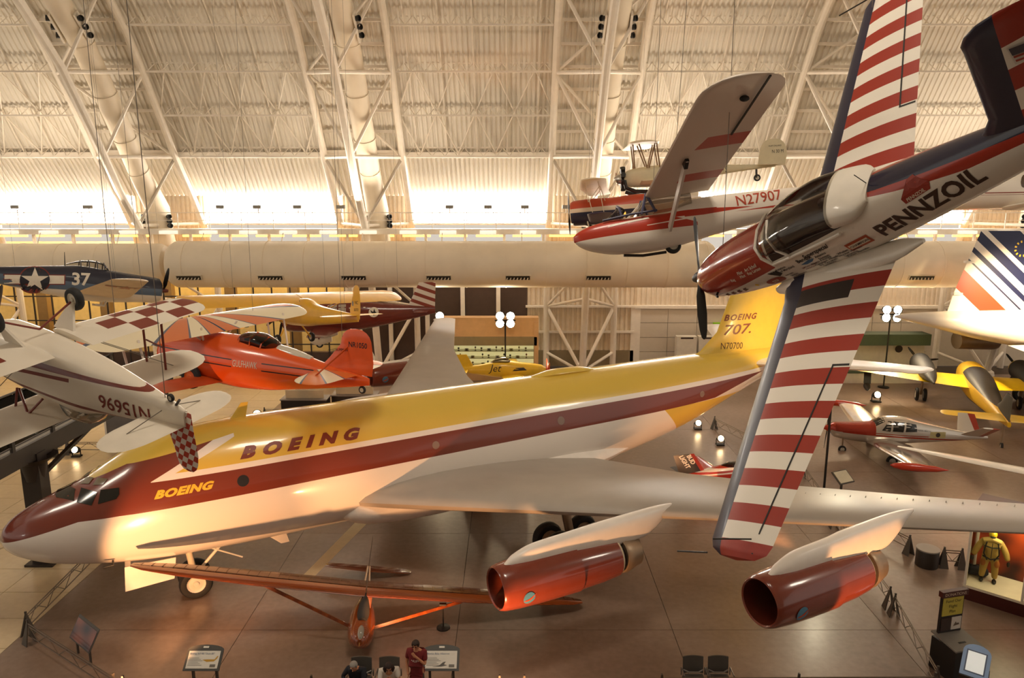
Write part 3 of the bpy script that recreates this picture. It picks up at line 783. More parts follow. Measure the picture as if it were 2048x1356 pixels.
# ================================================================== aerobatic monoplane banked beside the walkway (nearest aircraft)
A = thing('aerobatic_plane', 'red, white and navy striped aerobatic monoplane lettered PENNZOIL, banked on edge overhead', 'airplane', (3.366, 13.187, 11.084), (59.52, -19.07, -67.2))
RED, WH2, NVY = '9c2d1a', 'ece4d6', '1d1e36'
af = fuselage([(-.06, -.36, .0, .12), (.05, -.44, .1, .26), (.35, -.52, .22, .37), (.9, -.58, .34, .43), (1.5, -.6, .42, .46), (2.1, -.6, .46, .47), (3.0, -.56, .48, .46), (4.0, -.46, .46, .42), (5.0, -.32, .45, .33), (6.0, -.14, .43, .22), (6.9, .08, .38, .12), (7.5, .24, .34, .03)], 40, 5, 2.2)
AB = af.bvh()
def a_paint(x, y, z):
    c = mix(z > (((x - 4.0) * -.1 + .43)._m('MAXIMUM', .29)), WH2, 'a5331f')            # red band behind the canopy
    c = mix(z > ((x - 4.0) * -.035 + .445), c, NVY)
    c = mix((x < 3.95), c, WH2)
    c = mix((x < 2.15) & (z > ((x * .16) - .30)), c, RED)              # cowl
    c = mix((x > 2.2) & (x < 3.62) & (z > (x * .08 - .02)), c, '2a1712')   # open cockpit sides behind the glass
    return c
M_AF = paint('aerobatic_livery', a_paint, .22, .6)
af.build('fuselage', M_AF, A)
def aw_paint(x, y, z):
    a = y.abs()
    f = ((a - .66) / .49).fr()
    c = mix(f < .5, WH2, RED)
    c = mix((a < 1.02) & (y < 0) & (x < 3.3) & (a > .72), c, '2d211c')
    c = mix(a > 4.74, c, RED)
    le = (a - .6) * .06 + 2.36
    c = mix(x < le, c, NVY)
    return c
M_AW = paint('aerobatic_wing_stripes', aw_paint, .45, .06)
aw = [(.3, 1.75, 2.15, -.5, .14), (.75, 1.88, 1.92, -.5, .14), (4.6, 2.32, 1.14, -.1, .12)]
for s in (-1, 1):
    w0 = wing([(s * r[0],) + r[1:] for r in aw] + rtip((s * 4.6, 2.32, 1.14, -.1, .12), s * 4.82, 3)[1:], 14, .015, sub=4)
    wb_ = w0.bvh(); w = w0.build('wing', M_AW, A)
    fn = lambda u, v, b=wb_, s=s: on_top(b, 0, 0, (1, 0), (0, 1), 1, .004)(u, v)
    patch([(3.42, s * 2.1), (3.445, s * 2.1), (3.20, s * 4.72), (3.175, s * 4.72)], fn, w, mat('gap_black', '14100e', .6), 'aileron_gap', .3)
    patch([(3.42, s * 2.08), (3.66, s * 2.08), (3.66, s * 2.11), (3.42, s * 2.11)], fn, w, mat('gap_black', '14100e', .6), 'flap_gap', .3)
    MB().tube((2.35, s * 4.8, -.05), (1.75, s * 4.86, -.02), .012, n=5).build('wing_tip_rod', M_BLACK, w)
    MB().tube((3.15, s * 4.55, -.03), (2.9, s * 4.7, .32), .01, n=5).build('sight_rod', M_BLACK, w)
# root fillets
for s in (-1, 1):
    shift(fuselage([(1.6, -.6, -.45, .05), (2.0, -.63, -.36, .17), (3.0, -.6, -.32, .2), (3.9, -.52, -.36, .16), (4.3, -.45, -.4, .03)], 18, 3), 0, s * .42, 0).build('root_fillet', mat('aerobatic_white', WH2, .3, coat=.4), A)
fin = wing([(.38, 5.55, 1.95, 0, .08), (.6, 5.8, 1.65, 0, .09), (1.5, 6.2, .98, 0, .09)] + rtip((1.5, 6.2, .98, 0, .09), 1.74, 4)[1:], 12, 0, True, sub=2)
AFB = fin.bvh()
def afin(x, y, z):
    f = ((z - .35) / .52).fr()
    c = mix(f < .5, WH2, RED); c = mix(z > 1.52, c, RED)
    return mix(x < (6.16 + (z - .6) * .43), c, NVY)
fin.build('fin', paint('aerobatic_fin_stripes', afin, .3, .4), A)
for s in (-1, 1):
    wing([(s * .05, 6.1, 1.15, .36, .09), (s * 1.5, 6.45, .75, .36, .09)] + rtip((s * 1.5, 6.45, .75, .36, .09), s * 1.75, 3)[1:], 10, 0).build('tailplane', mat('aerobatic_white', WH2, .3, coat=.4), A)
# flags on the fin
def fl(u, v): return on_side(AFB, -1, 6.5, 1.17, (.96, -.2), (.25, .97))(u, v)
f = patch([(-.02, -.02), (.34, -.02), (.34, .2), (-.02, .2)], fl, A, mat('flag_white', 'd9d0c4', .5), 'flag')
for k in range(4): patch([(0, .01 + .05 * k), (.32, .01 + .05 * k), (.32, .035 + .05 * k), (0, .035 + .05 * k)], lambda u, v: on_side(AFB, -1, 6.5, 1.17, (.96, -.2), (.25, .97), .012)(u, v), f, mat('flag_red', 'a03a2a', .5), 'flag_stripe')
patch([(0, .1), (.13, .1), (.13, .19), (0, .19)], lambda u, v: on_side(AFB, -1, 6.5, 1.17, (.96, -.2), (.25, .97), .018)(u, v), f, mat('flag_blue', '45404a', .5), 'flag_canton')
fn2 = lambda u, v: on_side(AFB, -1, 6.92, 1.14, (.96, -.2), (.25, .97))(u, v)
f2 = patch([(0, 0), (.3, 0), (.3, .18), (0, .18)], fn2, A, mat('flag_white', 'd9d0c4', .5), 'flag')
for u0 in (0, .22): patch([(u0, 0), (u0 + .08, 0), (u0 + .08, .18), (u0, .18)], lambda u, v: on_side(AFB, -1, 6.92, 1.14, (.96, -.2), (.25, .97), .012)(u, v), f2, mat('flag_orange', 'c0602a', .5), 'flag_bar')
patch(star(.07, (.15, .09), .5, 5), lambda u, v: on_side(AFB, -1, 6.92, 1.14, (.96, -.2), (.25, .97), .012)(u, v), f2, mat('flag_orange', 'c0602a', .5), 'maple_leaf')
# canopy
can = fuselage([(2.02, .34, .44, .3), (2.2, .16, .50, .42), (2.5, .15, .58, .455), (2.8, .17, .64, .465), (3.2, .2, .68, .46), (3.62, .22, .62, .45)], 24, 4, 2.2)
can.build('canopy', glass('canopy_glass', (.95, .93, .88), .03, .22), A)
MB().path([(2.2, -.46, .1), (2.12, -.43, .30), (2.06, -.30, .42), (2.04, 0, .46), (2.06, .30, .42), (2.12, .43, .30), (2.2, .46, .1)], .028, 8).build('windscreen_frame', mat('aerobatic_white', WH2, .3), A)
for s in (-1, 1): MB().path([(2.2, s * .465, .13), (2.6, s * .475, .16), (3.1, s * .475, .21), (3.6, s * .46, .25)], .022, 8).build('canopy_rail', mat('aerobatic_white', WH2, .3), A)
MB().path([(2.62, -.475, .15), (2.5, -.44, .36), (2.42, -.3, .5), (2.38, 0, .57)], .022, 6).build('canopy_bar', mat('aerobatic_white', WH2, .3), A)
fuselage([(3.58, .2, .625, .45), (3.75, .2, .585, .44), (3.95, .25, .52, .4), (4.12, .35, .465, .25)], 24, 3, 2.2).build('canopy_fairing', mat('aerobatic_white', WH2, .3), A)
MB().ball((3.35, 0, .42), (.08, .09, .1)).build('headrest', mat('brown_leather', '3a2018', .6), A)
# propeller
hub = MB().lathe([(-.22, .001), (-.2, .06), (-.1, .1), (.04, .11)], (0, 0, -.02), (1, 0, 0), 14).build('propeller_hub', M_BLACK, A)
for q in (0, 180):
    a = R(25 + q); blade_mb((-.06, 0, -.02), (0, math.cos(a), math.sin(a)), 1.13, .17).build('propeller_blade', mat('dark_prop', '24211e', .35), A)
# lettering and sponsor marks
M_PZ = mat('pennzoil_brown', '40281a', .5)
sd = on_side
text('PENNZOIL', .31, A, M_PZ, sd(AB, -1, 3.97, -.12, (1, .135), (-.03, 1)), bold=.035, sx=1.0, space=1.02, cut=.08)
patch([(0, 0), (.36, .0), (.39, .07), (.25, .1), (.22, .18), (.13, .18), (.11, .1), (-.02, .07)], sd(AB, -1, 4.56, .22, (1, .13), (0, 1)), A, mat('bell_red', '93301e', .5), 'bell_emblem', .08)
text('PENNZOIL', .055, A, mat('cream_ink', 'e8dcc4', .5), sd(AB, -1, 4.6, .235, (1, .13), (0, 1), .012), bold=.01)
fch = lambda o=.006: sd(AB, -1, 3.42, -.17, (1, .11), (0, 1), o)
c0 = patch([(0, 0), (.4, 0), (.4, .17), (0, .17)], fch(), A, mat('champion_red', 'b2522c', .5), 'champion_emblem', .08)
patch([(.03, .045), (.37, .045), (.37, .13), (.03, .13)], fch(.012), c0, mat('cream_ink', 'e8dcc4', .5), 'champion_panel', .08)
text('CHAMPION', .062, c0, mat('letter_black', '1c1512', .5), lambda u, v: fch(.016)(u + .045, v + .065), bold=.01)
M_INK = mat('letter_black', '1c1512', .5)
text('Superspecial', .1, A, M_INK, sd(AB, -1, 2.72, .02, (1, .1), (-.05, 1)), shear=.3, bold=.02)
text('Bendix', .1, A, M_INK, sd(AB, -1, 2.56, -.02, (1, .05), (0, 1)), bold=.02)
patch([(0, 0), (.1, -.035), (.22, -.02), (.3, .03), (.2, .04), (.1, .02)], sd(AB, -1, 2.56, -.07, (1, .05), (0, 1)), A, mat('bendix_blue', '4a6f95', .5), 'swoosh_emblem', .08)
for k, (tx, x, z) in enumerate((('Avionics', 2.84, -.04), ('Division', 2.85, -.09), ('Narco Avionics', 2.7, -.135), ('Cleveland Wheels', 2.72, -.175), ('B.F. Goodrich', 2.74, -.215), ('Sensenich', 2.76, -.255), ('Whelen', 3.08, -.12), ('Hooker Harness', 3.06, -.165), ('Lycoming', 3.1, -.205), ('Parker Hannifin', 3.1, -.245))):
    text(tx, .062, A, M_INK, sd(AB, -1, x + (x - 2.7) * .3, z * 1.25 + .01, (1, .09), (0, 1)), bold=.022)
for k, tx in enumerate(('SMITHSONIAN', 'AIRSHOW')): text(tx, .045, A, mat('maroon_ink', '7a2a18', .5), sd(AB, -1, 2.5 + .02 * k, -.17 - .05 * k, (1, .06), (0, 1)), bold=.02)
fan = lambda u, v: sd(AB, -1, 1.9, -.12, (1, .1), (0, 1))(u, v)
for k in range(4): patch([(.02 * k, .1 - .02 * k), (.05 + .05 * k, .1), (.09 + .05 * k, .06 - .025 * k), (.05 + .03 * k, .04 - .03 * k)], fan, A, M_INK, 'fan_emblem')
text('Aviation', .065, A, M_INK, sd(AB, -1, 2.1, -.03, (1, .08), (0, 1)), bold=.015)
text('of Maryland', .065, A, M_INK, sd(AB, -1, 2.14, -.085, (1, .08), (0, 1)), bold=.015)
oval = [(.2 * math.copysign(abs(math.cos(t)) ** .7, math.cos(t)), .085 * math.copysign(abs(math.sin(t)) ** .7, math.sin(t))) for t in np.linspace(0, 2 * math.pi, 24, endpoint=False)]
ov = patch(oval, sd(AB, -1, 1.85, -.24, (1, .1), (0, 1)), A, mat('oval_red', '9a3a26', .5), 'oval_emblem', .08)
text('STP', .09, ov, mat('cream_ink', 'e8dcc4', .5), sd(AB, -1, 1.85, -.27, (1, .1), (0, 1), .012), bold=.02, align='CENTER')
for k, tx in enumerate(('Aeroquip', 'Edo-Aire', 'Components')): text(tx, .045, A, M_INK, sd(AB, -1, 2.12 + .05 * k, -.2 - .055 * k, (1, .1), (0, 1)), bold=.018)
patch(circle(.035), sd(AB, -1, 1.46, -.2), A, mat('dot_yellow', 'd9b62a', .5), 'yellow_badge')
for tx, x, z in (('Pilot', 1.36, .12), ('Art Scholl', 1.56, .14), ('Pilot', 1.36, .05), ('Ray Larson', 1.56, .07), ('Reg', 1.1, .03)):
    text(tx, .075, A, mat('cream_ink', 'e8dcc4', .5), sd(AB, -1, x, z, (1, .1), (0, 1)), shear=.25, bold=.01)
for k in range(4): patch([(.0, 0), (.13, .03), (.1, .07), (.15, .11), (.05, .1), (.02, .06)], sd(AB, -1, .55 + .17 * k, -.33 + .012 * k, (1, .06), (0, 1)), A, mat('caricature_brown', '5a2a1c', .5), 'nose_art')
patch(circle(.045), sd(AB, -1, 6.05, .2), A, mat('fairing_grey', 'a8a29a', .5), 'inspection_cap')
MB().path([(.5, -.37, -.14), (.52, -.47, -.12), (.6, -.52, -.1)], .02).build('exhaust_stub', M_BLACK, A)
MB().tube((4.1, 0, .46), (4.1, 0, .68), .006, n=5).build('whip_aerial', M_BLACK, A)
cables(A, [(1.0, 0, .3), (6.4, 0, .5), (2.6, 4.4, 0)], tops=[(3.55, 12.9, 30), (4.3, 7.5, 30), (5.86, 13.3, 30)])

# ================================================================== strut braced glider N27907
G = thing('strut_glider', 'red and white strut-braced glider marked N27907 hanging overhead, nose to the left', 'glider', (1.291, 15.624, 11.605), (-17.4, -6, 3.15))
gf = fuselage([(0, -.08, .04, .03), (.12, -.2, .12, .12), (.4, -.33, .22, .22), (.9, -.43, .29, .30), (1.5, -.45, .31, .33), (2.0, -.42, .33, .33), (2.5, -.33, .55, .32), (3.2, -.2, .58, .28), (4.2, -.05, .58, .22), (5.2, .1, .56, .16), (6.4, .24, .5, .07)], 32, 5, 2.6)
GB = gf.bvh()
def g_paint(x, y, z):
    low = (z > (-.10 + x * .012)) & (z < (.0 + (2.55 - x) * .35)) & (x < 2.55) & (z < .27)
    band = (z > (.15 + (x - 2.0) * .0)) & (z < .27) & (x < 3.0)
    thin = (z > (.13 + (x - 2.4) * .01)) & (z < (.255 - (x - 3.0)._m('MAXIMUM', 0) * .05)) & (x > 2.3)
    c = mix(low | band | thin, 'ece0d2', 'b4331c')
    bolt = (z > (.03 + (x - 1.55) * .06)) & (z < (.04 + (x - 1.45) * .075)) & (x > 1.5)
    c = mix(bolt, c, 'ece0d2')
    return c
M_GF = paint('glider_livery', g_paint, .35, .3)
gf.build('fuselage', M_GF, G)
def gw_paint(x, y, z):
    a = y.abs()
    b1 = (a > 2.5) & (a < 2.98) & (x > (2.0 - (a - 2.5) * -.25)); b2 = (a > .95) & (a < 1.35) & (x > 2.05)
    return mix(b1 | b2, 'd8cabb', 'b4331c')
M_GW = paint('glider_wing', gw_paint, .4, .2)
for s in (-1, 1):
    rb = [(s * .22, 1.55, 1.35, .66, .13), (s * 3.9, 1.55, 1.33, .90, .12)]
    w = wing(rb + rtip((s * 4.4, 1.56, 1.32, .93, .11), s * 5.05, 5)[:], 14, .03, sub=1).build('wing', M_GW, G)
    MB().beam((2.52, s * 3.0, .80), (2.47, s * 5.0, .90), .03, .02).build('aileron_gap', mat('gap_black', '14100e', .6), w)
    MB().ball((2.3, s * 4.35, .86), (.08, .04, .05)).build('tie_down_ring', M_BLACK, w)
    MB().beam((1.95, s * .34, -.1), (1.95, s * 2.15, .74), .14, .05, (1, 0, 0)).build('strut', mat('pale_strut', 'd9cdc0', .4), G)
    MB().beam((1.95, s * 1.98, .66), (1.95, s * 2.15, .76), .17, .07, (1, 0, 0)).build('strut_fitting', M_BLACK, G)
cab = fuselage([(1.35, .28, .36, .22), (1.6, .28, .70, .28), (2.0, .28, .76, .3), (2.5, .28, .74, .3)], 20, 3, 2.4).build('canopy', glass('glider_glass', (.9, .85, .8), .05, .30), G)
for s in (-1, 1):
    MB().path([(1.42, s * .3, .28), (1.58, s * .26, .72)], .03, 6).build('windscreen_post', mat('slate_blue', '44425c', .4), G)
    MB().path([(1.72, s * .31, .30), (1.58, s * .26, .72)], .03, 6).build('windscreen_post', mat('slate_blue', '44425c', .4), G)
    MB().path([(.62, s * .2, .26), (1.2, s * .29, .31), (1.75, s * .32, .33)], .025, 6).build('cockpit_rim', mat('slate_blue', '44425c', .4), G)
ws = fuselage([(.62, .2, .26, .12), (.85, .22, .42, .2), (1.05, .24, .55, .24), (1.12, .26, .5, .22)], 18, 3).build('windscreen', glass('glider_glass', (.9, .85, .8), .05, .30), G)
MB().path([(1.02, -.25, .27), (1.0, -.18, .5), (1.0, 0, .58), (1.0, .18, .5), (1.02, .25, .27)], .03, 8).build('roll_hoop', mat('slate_blue', '44425c', .4), G)
wheel(G, (2.06, 0, -.38), .17, .12)
MB().path([(1.0, 0, -.47), (1.4, 0, -.52), (1.9, 0, -.5)], .03).build('skid', M_DARK, G)
wing([(.4, 5.6, 1.1, 0, .08), (1.4, 5.95, .75, 0, .08)] + rtip((1.4, 5.95, .75, 0, .08), 1.65, 3)[1:], 10, 0, True).build('fin', mat('glider_white', 'ece0d2', .4), G)
for s in (-1, 1): wing([(s * .05, 5.5, .9, .5, .08), (s * 1.4, 5.65, .65, .5, .08)], 10, 0).build('tailplane', mat('glider_white', 'ece0d2', .4), G)
M_GR = mat('glider_red', 'b0452c', .5)
for s, x0, d in ((-1, 3.42, 1), (1, 4.6, -1)):
    text('N27907', .32, G, M_GR, on_side(GB, s, x0, .25, (d, .06 * d), (0, 1)), bold=.008, sx=.96, cut=.1)
    text('EXPERIMENTAL', .06, G, mat('cream_ink', 'e8dcc4', .5), on_side(GB, s, 1.02 if d > 0 else 1.45, .225, (d, .03 * d), (0, 1)))
    patch([(0, 0), (.9, .045), (.88, .085), (.1, .05)], on_side(GB, s, .68 if d > 0 else 1.6, .09, (d, .05 * d), (0, 1)), G, mat('glider_white', 'ece0d2', .4), 'side_flash', .2)
cables(G, [(2.0, -1.0, .8), (2.0, 1.0, .8)], tops=[(3.9, 15.2, 30), (3.2, 16.5, 30)])
# ================================================================== inverted checkerboard biplane N15696
P = thing('inverted_biplane', 'small white and maroon checkerboard biplane marked N15696 hanging upside down', 'airplane', (-8.387, 11.975, 10.087), (188.25, 9.39, -26.95))
MRN, CRM = '7c3326', 'e6dccb'
pf = fuselage([(-.25, -.34, .28, .34), (.1, -.42, .38, .42), (.8, -.44, .46, .42), (1.5, -.44, .52, .38), (2.1, -.42, .55, .34), (2.6, -.38, .42, .29), (3.3, -.3, .3, .2), (4.0, -.2, .2, .1), (4.3, -.14, .12, .04)], 32, 4, 2.8)
PB = pf.bvh()
def p_paint(x, y, z):
    c = mix((z > (-.24 + (x - 1.6)._m('MAXIMUM', 0) * -.02)) & (z < (-.14 - (x - 1.6) * .055)), CRM, MRN)
    c = mix((z > (.02 - (x - .6) * .1)) & (z < (.08 - (x - .6) * .1)) & (x < 2.2), c, MRN)
    c = mix((z > .27) & (z < .33), c, MRN)
    return c
M_PF = paint('checker_fuselage', p_paint, .35, .3)
pf.build('fuselage', M_PF, P)
def pw_paint(x, y, z):
    a = y.abs()
    k = ((x - .92) / .33).fl() + ((a - .8) / .36).fl()
    ch = ((k * .5).fr() > .25) & (a > .8) & (x < 1.9) & (z < 0)
    return mix(ch, CRM, MRN)
M_PW = paint('checker_wing', pw_paint, .4, .2)
for s in (-1, 1):
    lo = [(s * .3, .92, 1.0, -.40, .11), (s * 2.1, 1.02, .92, -.37, .11)]
    wing(lo + rtip((s * 2.3, 1.03, .91, -.365, .1), s * 2.62, 4), 12, .0).build('lower_wing', M_PW, P)
    up = [(s * .02, .75, 1.08, .70, .11), (s * 2.0, .82, 1.02, .73, .11)]
    wing(up + rtip((s * 2.05, .82, 1.02, .73, .1), s * 2.68, 5), 12, .0).build('upper_wing', M_PW, P)
    for x in (1.12, 1.62): MB().tube((x, s * 1.75, -.36), (x - .08, s * 1.8, .72), .022, n=6).build('interplane_strut', mat('maroon_strut', MRN, .4), P)
    MB().tube((1.15, s * 1.76, .2), (1.6, s * 1.76, .24), .015, n=6).build('strut_bar', mat('maroon_strut', MRN, .4), P)
    for xa, xb in ((.85, .95), (1.5, 1.25), (.9, 1.3)): MB().tube((xa, s * .36, .4), (xb, s * .5, .71), .02, n=6).build('cabane_strut', mat('maroon_strut', MRN, .4), P)
    for q in (-1, 1): MB().tube((1.3 + .2 * q, s * .4, -.4), (1.2 + .3 * q, s * 2.0, .7), .006, n=4).build('flying_wire', M_CABLE, P)
    MB().prism([(.85, s * .36, -.42), (1.35, s * .36, -.42), (1.14, s * .55, -.85), (1.06, s * .55, -.85)], (0, s * .04, 0)).build('gear_leg', mat('checker_cream', CRM, .4), P)
    wheel(P, (1.1, s * .62, -.88), .19, .13)
    MB().tube((1.1, s * .55, -.85), (1.1, 0, -.55), .018, n=6).build('axle_strut', mat('maroon_strut', MRN, .4), P)
    st = [(s * .02, 3.55, .72, .12, .07), (s * .45, 3.58, .68, .12, .07)]
    wing(st + rtip((s * .5, 3.58, .68, .12, .07), s * 1.05, 6), 10, 0).build('tailplane', mat('checker_cream', CRM, .4), P)
    MB().tube((3.92, s * .05, .17), (3.94, s * .98, .16), .007, n=4).build('elevator_hinge', M_DARK, P)
    MB().tube((3.95, s * .03, -.1), (3.85, s * .62, .1), .008, n=4).build('brace_wire', M_CABLE, P)
def prud(x, y, z):
    k = ((x + z * .35) / .1).fl() + ((z - x * .15) / .1).fl()
    return mix((k * .5).fr() > .25, 'f4e8da', 'c23a1e')
M_PR = paint('checker_rudder', prud, .4, .2)
wing([(-.12, 4.05, .36, 0, .08), (.15, 3.85, .58, 0, .08), (.55, 3.98, .5, 0, .08)] + rtip((.6, 4.0, .47, 0, .08), .88, 4), 12, 0, True, sub=1).build('rudder', M_PR, P)
MB().path([(4.1, 0, -.15), (4.2, 0, -.28)], .02).build('tail_spring', M_DARK, P)
wheel(P, (4.02, 0, -.26), .06, .05)
MB().lathe([(-.55, .001), (-.5, .12), (-.38, .2), (-.26, .23)], (0, 0, 0), (1, 0, 0), 20).build('spinner', mat('maroon_gloss', '6d2a1e', .25, coat=.5), P)
for a in (70, 250): blade_mb((-.34, 0, 0), (0, math.cos(R(a)), math.sin(R(a))), .93, .14).build('propeller_blade', mat('dark_prop', '24211e', .35), P)
can = fuselage([(1.55, .3, .5, .2), (1.85, .3, .78, .26), (2.2, .3, .74, .25), (2.5, .35, .5, .1)], 16, 3).build('canopy', glass('canopy_glass', (.95, .93, .88), .03, .22), P)
for s, x0, d in ((1, 3.74, -1), (-1, 2.6, 1)):
    text('N15696', .31, P, mat('maroon_ink', '7a2a18', .5), on_side(PB, s, x0, -.04, (d, 0), (0, 1)), bold=.01, sx=.95)
    text('EXPERIMENTAL', .05, P, mat('maroon_ink', '7a2a18', .5), on_side(PB, s, x0 - d * .1, .25, (d, 0), (0, 1)))
cables(P, [(1.2, -1.2, -.4), (3.9, 0, -.15), (1.2, 1.2, -.4)], tops=[(-7.0, 13, 31), (-5.1, 10.3, 31), (-8.6, 11, 31)])

# ================================================================== orange stunt biplane
B = thing('orange_biplane', 'bright orange biplane with GULFHAWK on its side and sunburst wings', 'airplane', (-11.604, 24.803, 7.277), (-.52, 2.48, -25.32))
ORG, CR2, BLU = 'e0561a', 'efe2c2', '5c6478'
bf = fuselage([(-.05, -.62, .58, .6), (.1, -.68, .66, .67), (.9, -.72, .76, .72), (1.8, -.78, .88, .74), (3.0, -.8, .92, .72), (4.2, -.72, .84, .62), (5.4, -.52, .66, .46), (6.6, -.3, .46, .3), (7.6, -.1, .34, .14), (8.15, .02, .24, .03)], 36, 4, 2.1)
BB = bf.bvh()
def b_paint(x, y, z):
    l = ((z > .265) & (z < .30)) | ((z > .04) & (z < .075))
    l = l & (y.abs() > .3) & (((x > .2) & (x < 3.38)) | ((x > 4.5) & (x < 6.4)))
    return mix(l, ORG, '1d1814')
M_BF = paint('orange_livery', b_paint, .25, .5)
bf.build('fuselage', M_BF, B)
def burst(cx, n, org=ORG):
    def f(x, y, z):
        t = y.abs().at2(x - cx) * (n / math.pi)
        f1 = t.fr(); k = (t * .5).fr()
        c = mix(k < .5, CR2, org)
        return mix(f1 < .09, c, BLU)
    return f
M_BS = paint('sunburst_wing', burst(.7, 9.5, 'd8794a'), .35, .3)
for s in (-1, 1):
    up = [(s * .02, .95, 1.5, 1.18, .11), (s * 3.6, 1.02, 1.38, 1.16, .11)]
    wing(up + rtip((s * 3.7, 1.03, 1.37, 1.16, .1), s * 4.42, 6), 14, .02, sub=1, inc=11).build('upper_wing', M_BS, B)
    lo = [(s * .55, 1.55, 1.3, -.55, .11), (s * 2.9, 1.6, 1.2, -.42, .11)]
    wing(lo + rtip((s * 3.0, 1.6, 1.2, -.41, .1), s * 3.7, 5), 12, .02).build('lower_wing', mat('orange_paint', 'c24f1c', .35, coat=.3), B)
    for x in (1.35, 2.15): MB().beam((x + .35, s * 2.9, -.4), (x, s * 3.0, 1.14), .07, .03, (1, 0, 0)).build('interplane_strut', mat('pale_strut', 'd9cdc0', .4), B)
    for xa, xb in ((1.0, 1.25), (1.9, 1.3), (2.0, 2.2)): MB().beam((xa, s * .5, .7), (xb, s * .75, 1.18), .06, .03, (1, 0, 0)).build('cabane_strut', mat('pale_strut', 'd9cdc0', .4), B)
    wheel(B, (1.7, s * .78, -.5), .40, .2, hubcol='d8651c')
    tl = [(s * .1, 6.35, 1.45, .3, .07), (s * .9, 6.5, 1.2, .3, .07)]
    wing(tl + rtip((s * 1.0, 6.52, 1.18, .3, .07), s * 1.75, 5), 12, 0).build('tailplane', paint('sunburst_tail', burst(6.1, 9, 'd8702c'), .35, .3), B)
    MB().beam((6.9, s * .9, .33), (7.4, s * .03, 1.1), .05, .02, (1, 0, 0)).build('tail_brace', mat('orange_paint', 'c24f1c', .35), B)
bfin = wing([(.3, 6.3, 1.95, 0, .06), (.7, 6.7, 1.6, 0, .07), (1.15, 7.1, 1.15, 0, .07)] + rtip((1.2, 7.12, 1.12, 0, .07), 1.68, 5), 12, 0, True)
BFB = bfin.bvh(); bfin.build('fin', mat('orange_gloss', ORG, .25, coat=.5), B)
MB().lathe([(-.05, .5), (-.05, .62), (0, .66), (.05, .62), (.1, .5)], (0, 0, -.02), (1, 0, 0), 28).build('cowl_ring', mat('orange_gloss', ORG, .25, coat=.5), B)
MB().lathe([(-.12, .001), (.0, .2), (.1, .5)], (0, 0, -.02), (1, 0, 0), 20).build('engine_face', M_DARK, B)
for a in (30, 150, 270): blade_mb((-.2, 0, 0), (0, math.cos(R(a)), math.sin(R(a))), 1.35, .2).build('propeller_blade', mat('steel_blue', '3c4a5c', .3, .4), B)
can = fuselage([(3.2, .7, .9, .25), (3.4, .6, 1.06, .36), (3.9, .6, 1.1, .38), (4.35, .55, .98, .35), (4.7, .6, .82, .2)], 20, 4, 2.4).build('canopy', glass('smoky_glass2', (.5, .45, .38), .05, .35), B)
for x, z in ((3.4, 1.06), (3.85, 1.11), (4.3, 1.0)): MB().path([(x, -.40, .72), (x, -.34, z - .16), (x, 0, z), (x, .34, z - .16), (x, .40, .72)], .022, 6).build('canopy_frame', mat('orange_gloss', ORG, .25, coat=.5), B)
MB().box((3.95, 0, .8), (.9, .5, .22)).build('cockpit_seat', mat('dark_cockpit', '2b2622', .7), B)
fuselage([(4.75, .5, .82, .2), (5.3, .4, .76, .2), (6.0, .3, .62, .12)], 16, 3).build('turtle_deck_glass', mat('pale_glass', 'c9bfae', .15, coat=.4), B)
for s, x0, d in ((-1, 3.42, 1), (1, 4.47, -1)):
    text('GULFHAWK', .30, B, mat('silver_ink', 'd9cfc0', .4), on_side(BB, s, x0, .08, (d, .02 * d), (0, 1)), sx=.56, bold=.004, cut=.1)
    text('NR1050', .23, B, M_INK, on_side(BFB, s, 7.42 if d > 0 else 8.1, 1.12, (d, .02 * d), (0, 1)), sx=.85, bold=.01)
    text('GRUMMAN', .12, B, M_INK, on_side(BFB, s, 6.86 if d > 0 else 7.4, .92, (d, .1 * d), (0, 1)), sx=.9)
wheel(B, (7.9, 0, -.15), .12, .08)
MB().beam((.3, 0, -.75), (1.6, 0, -.9), .2, .1).build('gear_yoke', M_DARK, B)
cables(B, [(1.5, -2.2, 1.2), (1.5, 2.2, 1.2), (7.2, 0, .5)], tops=[(-11.4, 22.2, 29), (-9.0, 26, 29), (-5, 21.7, 29)])

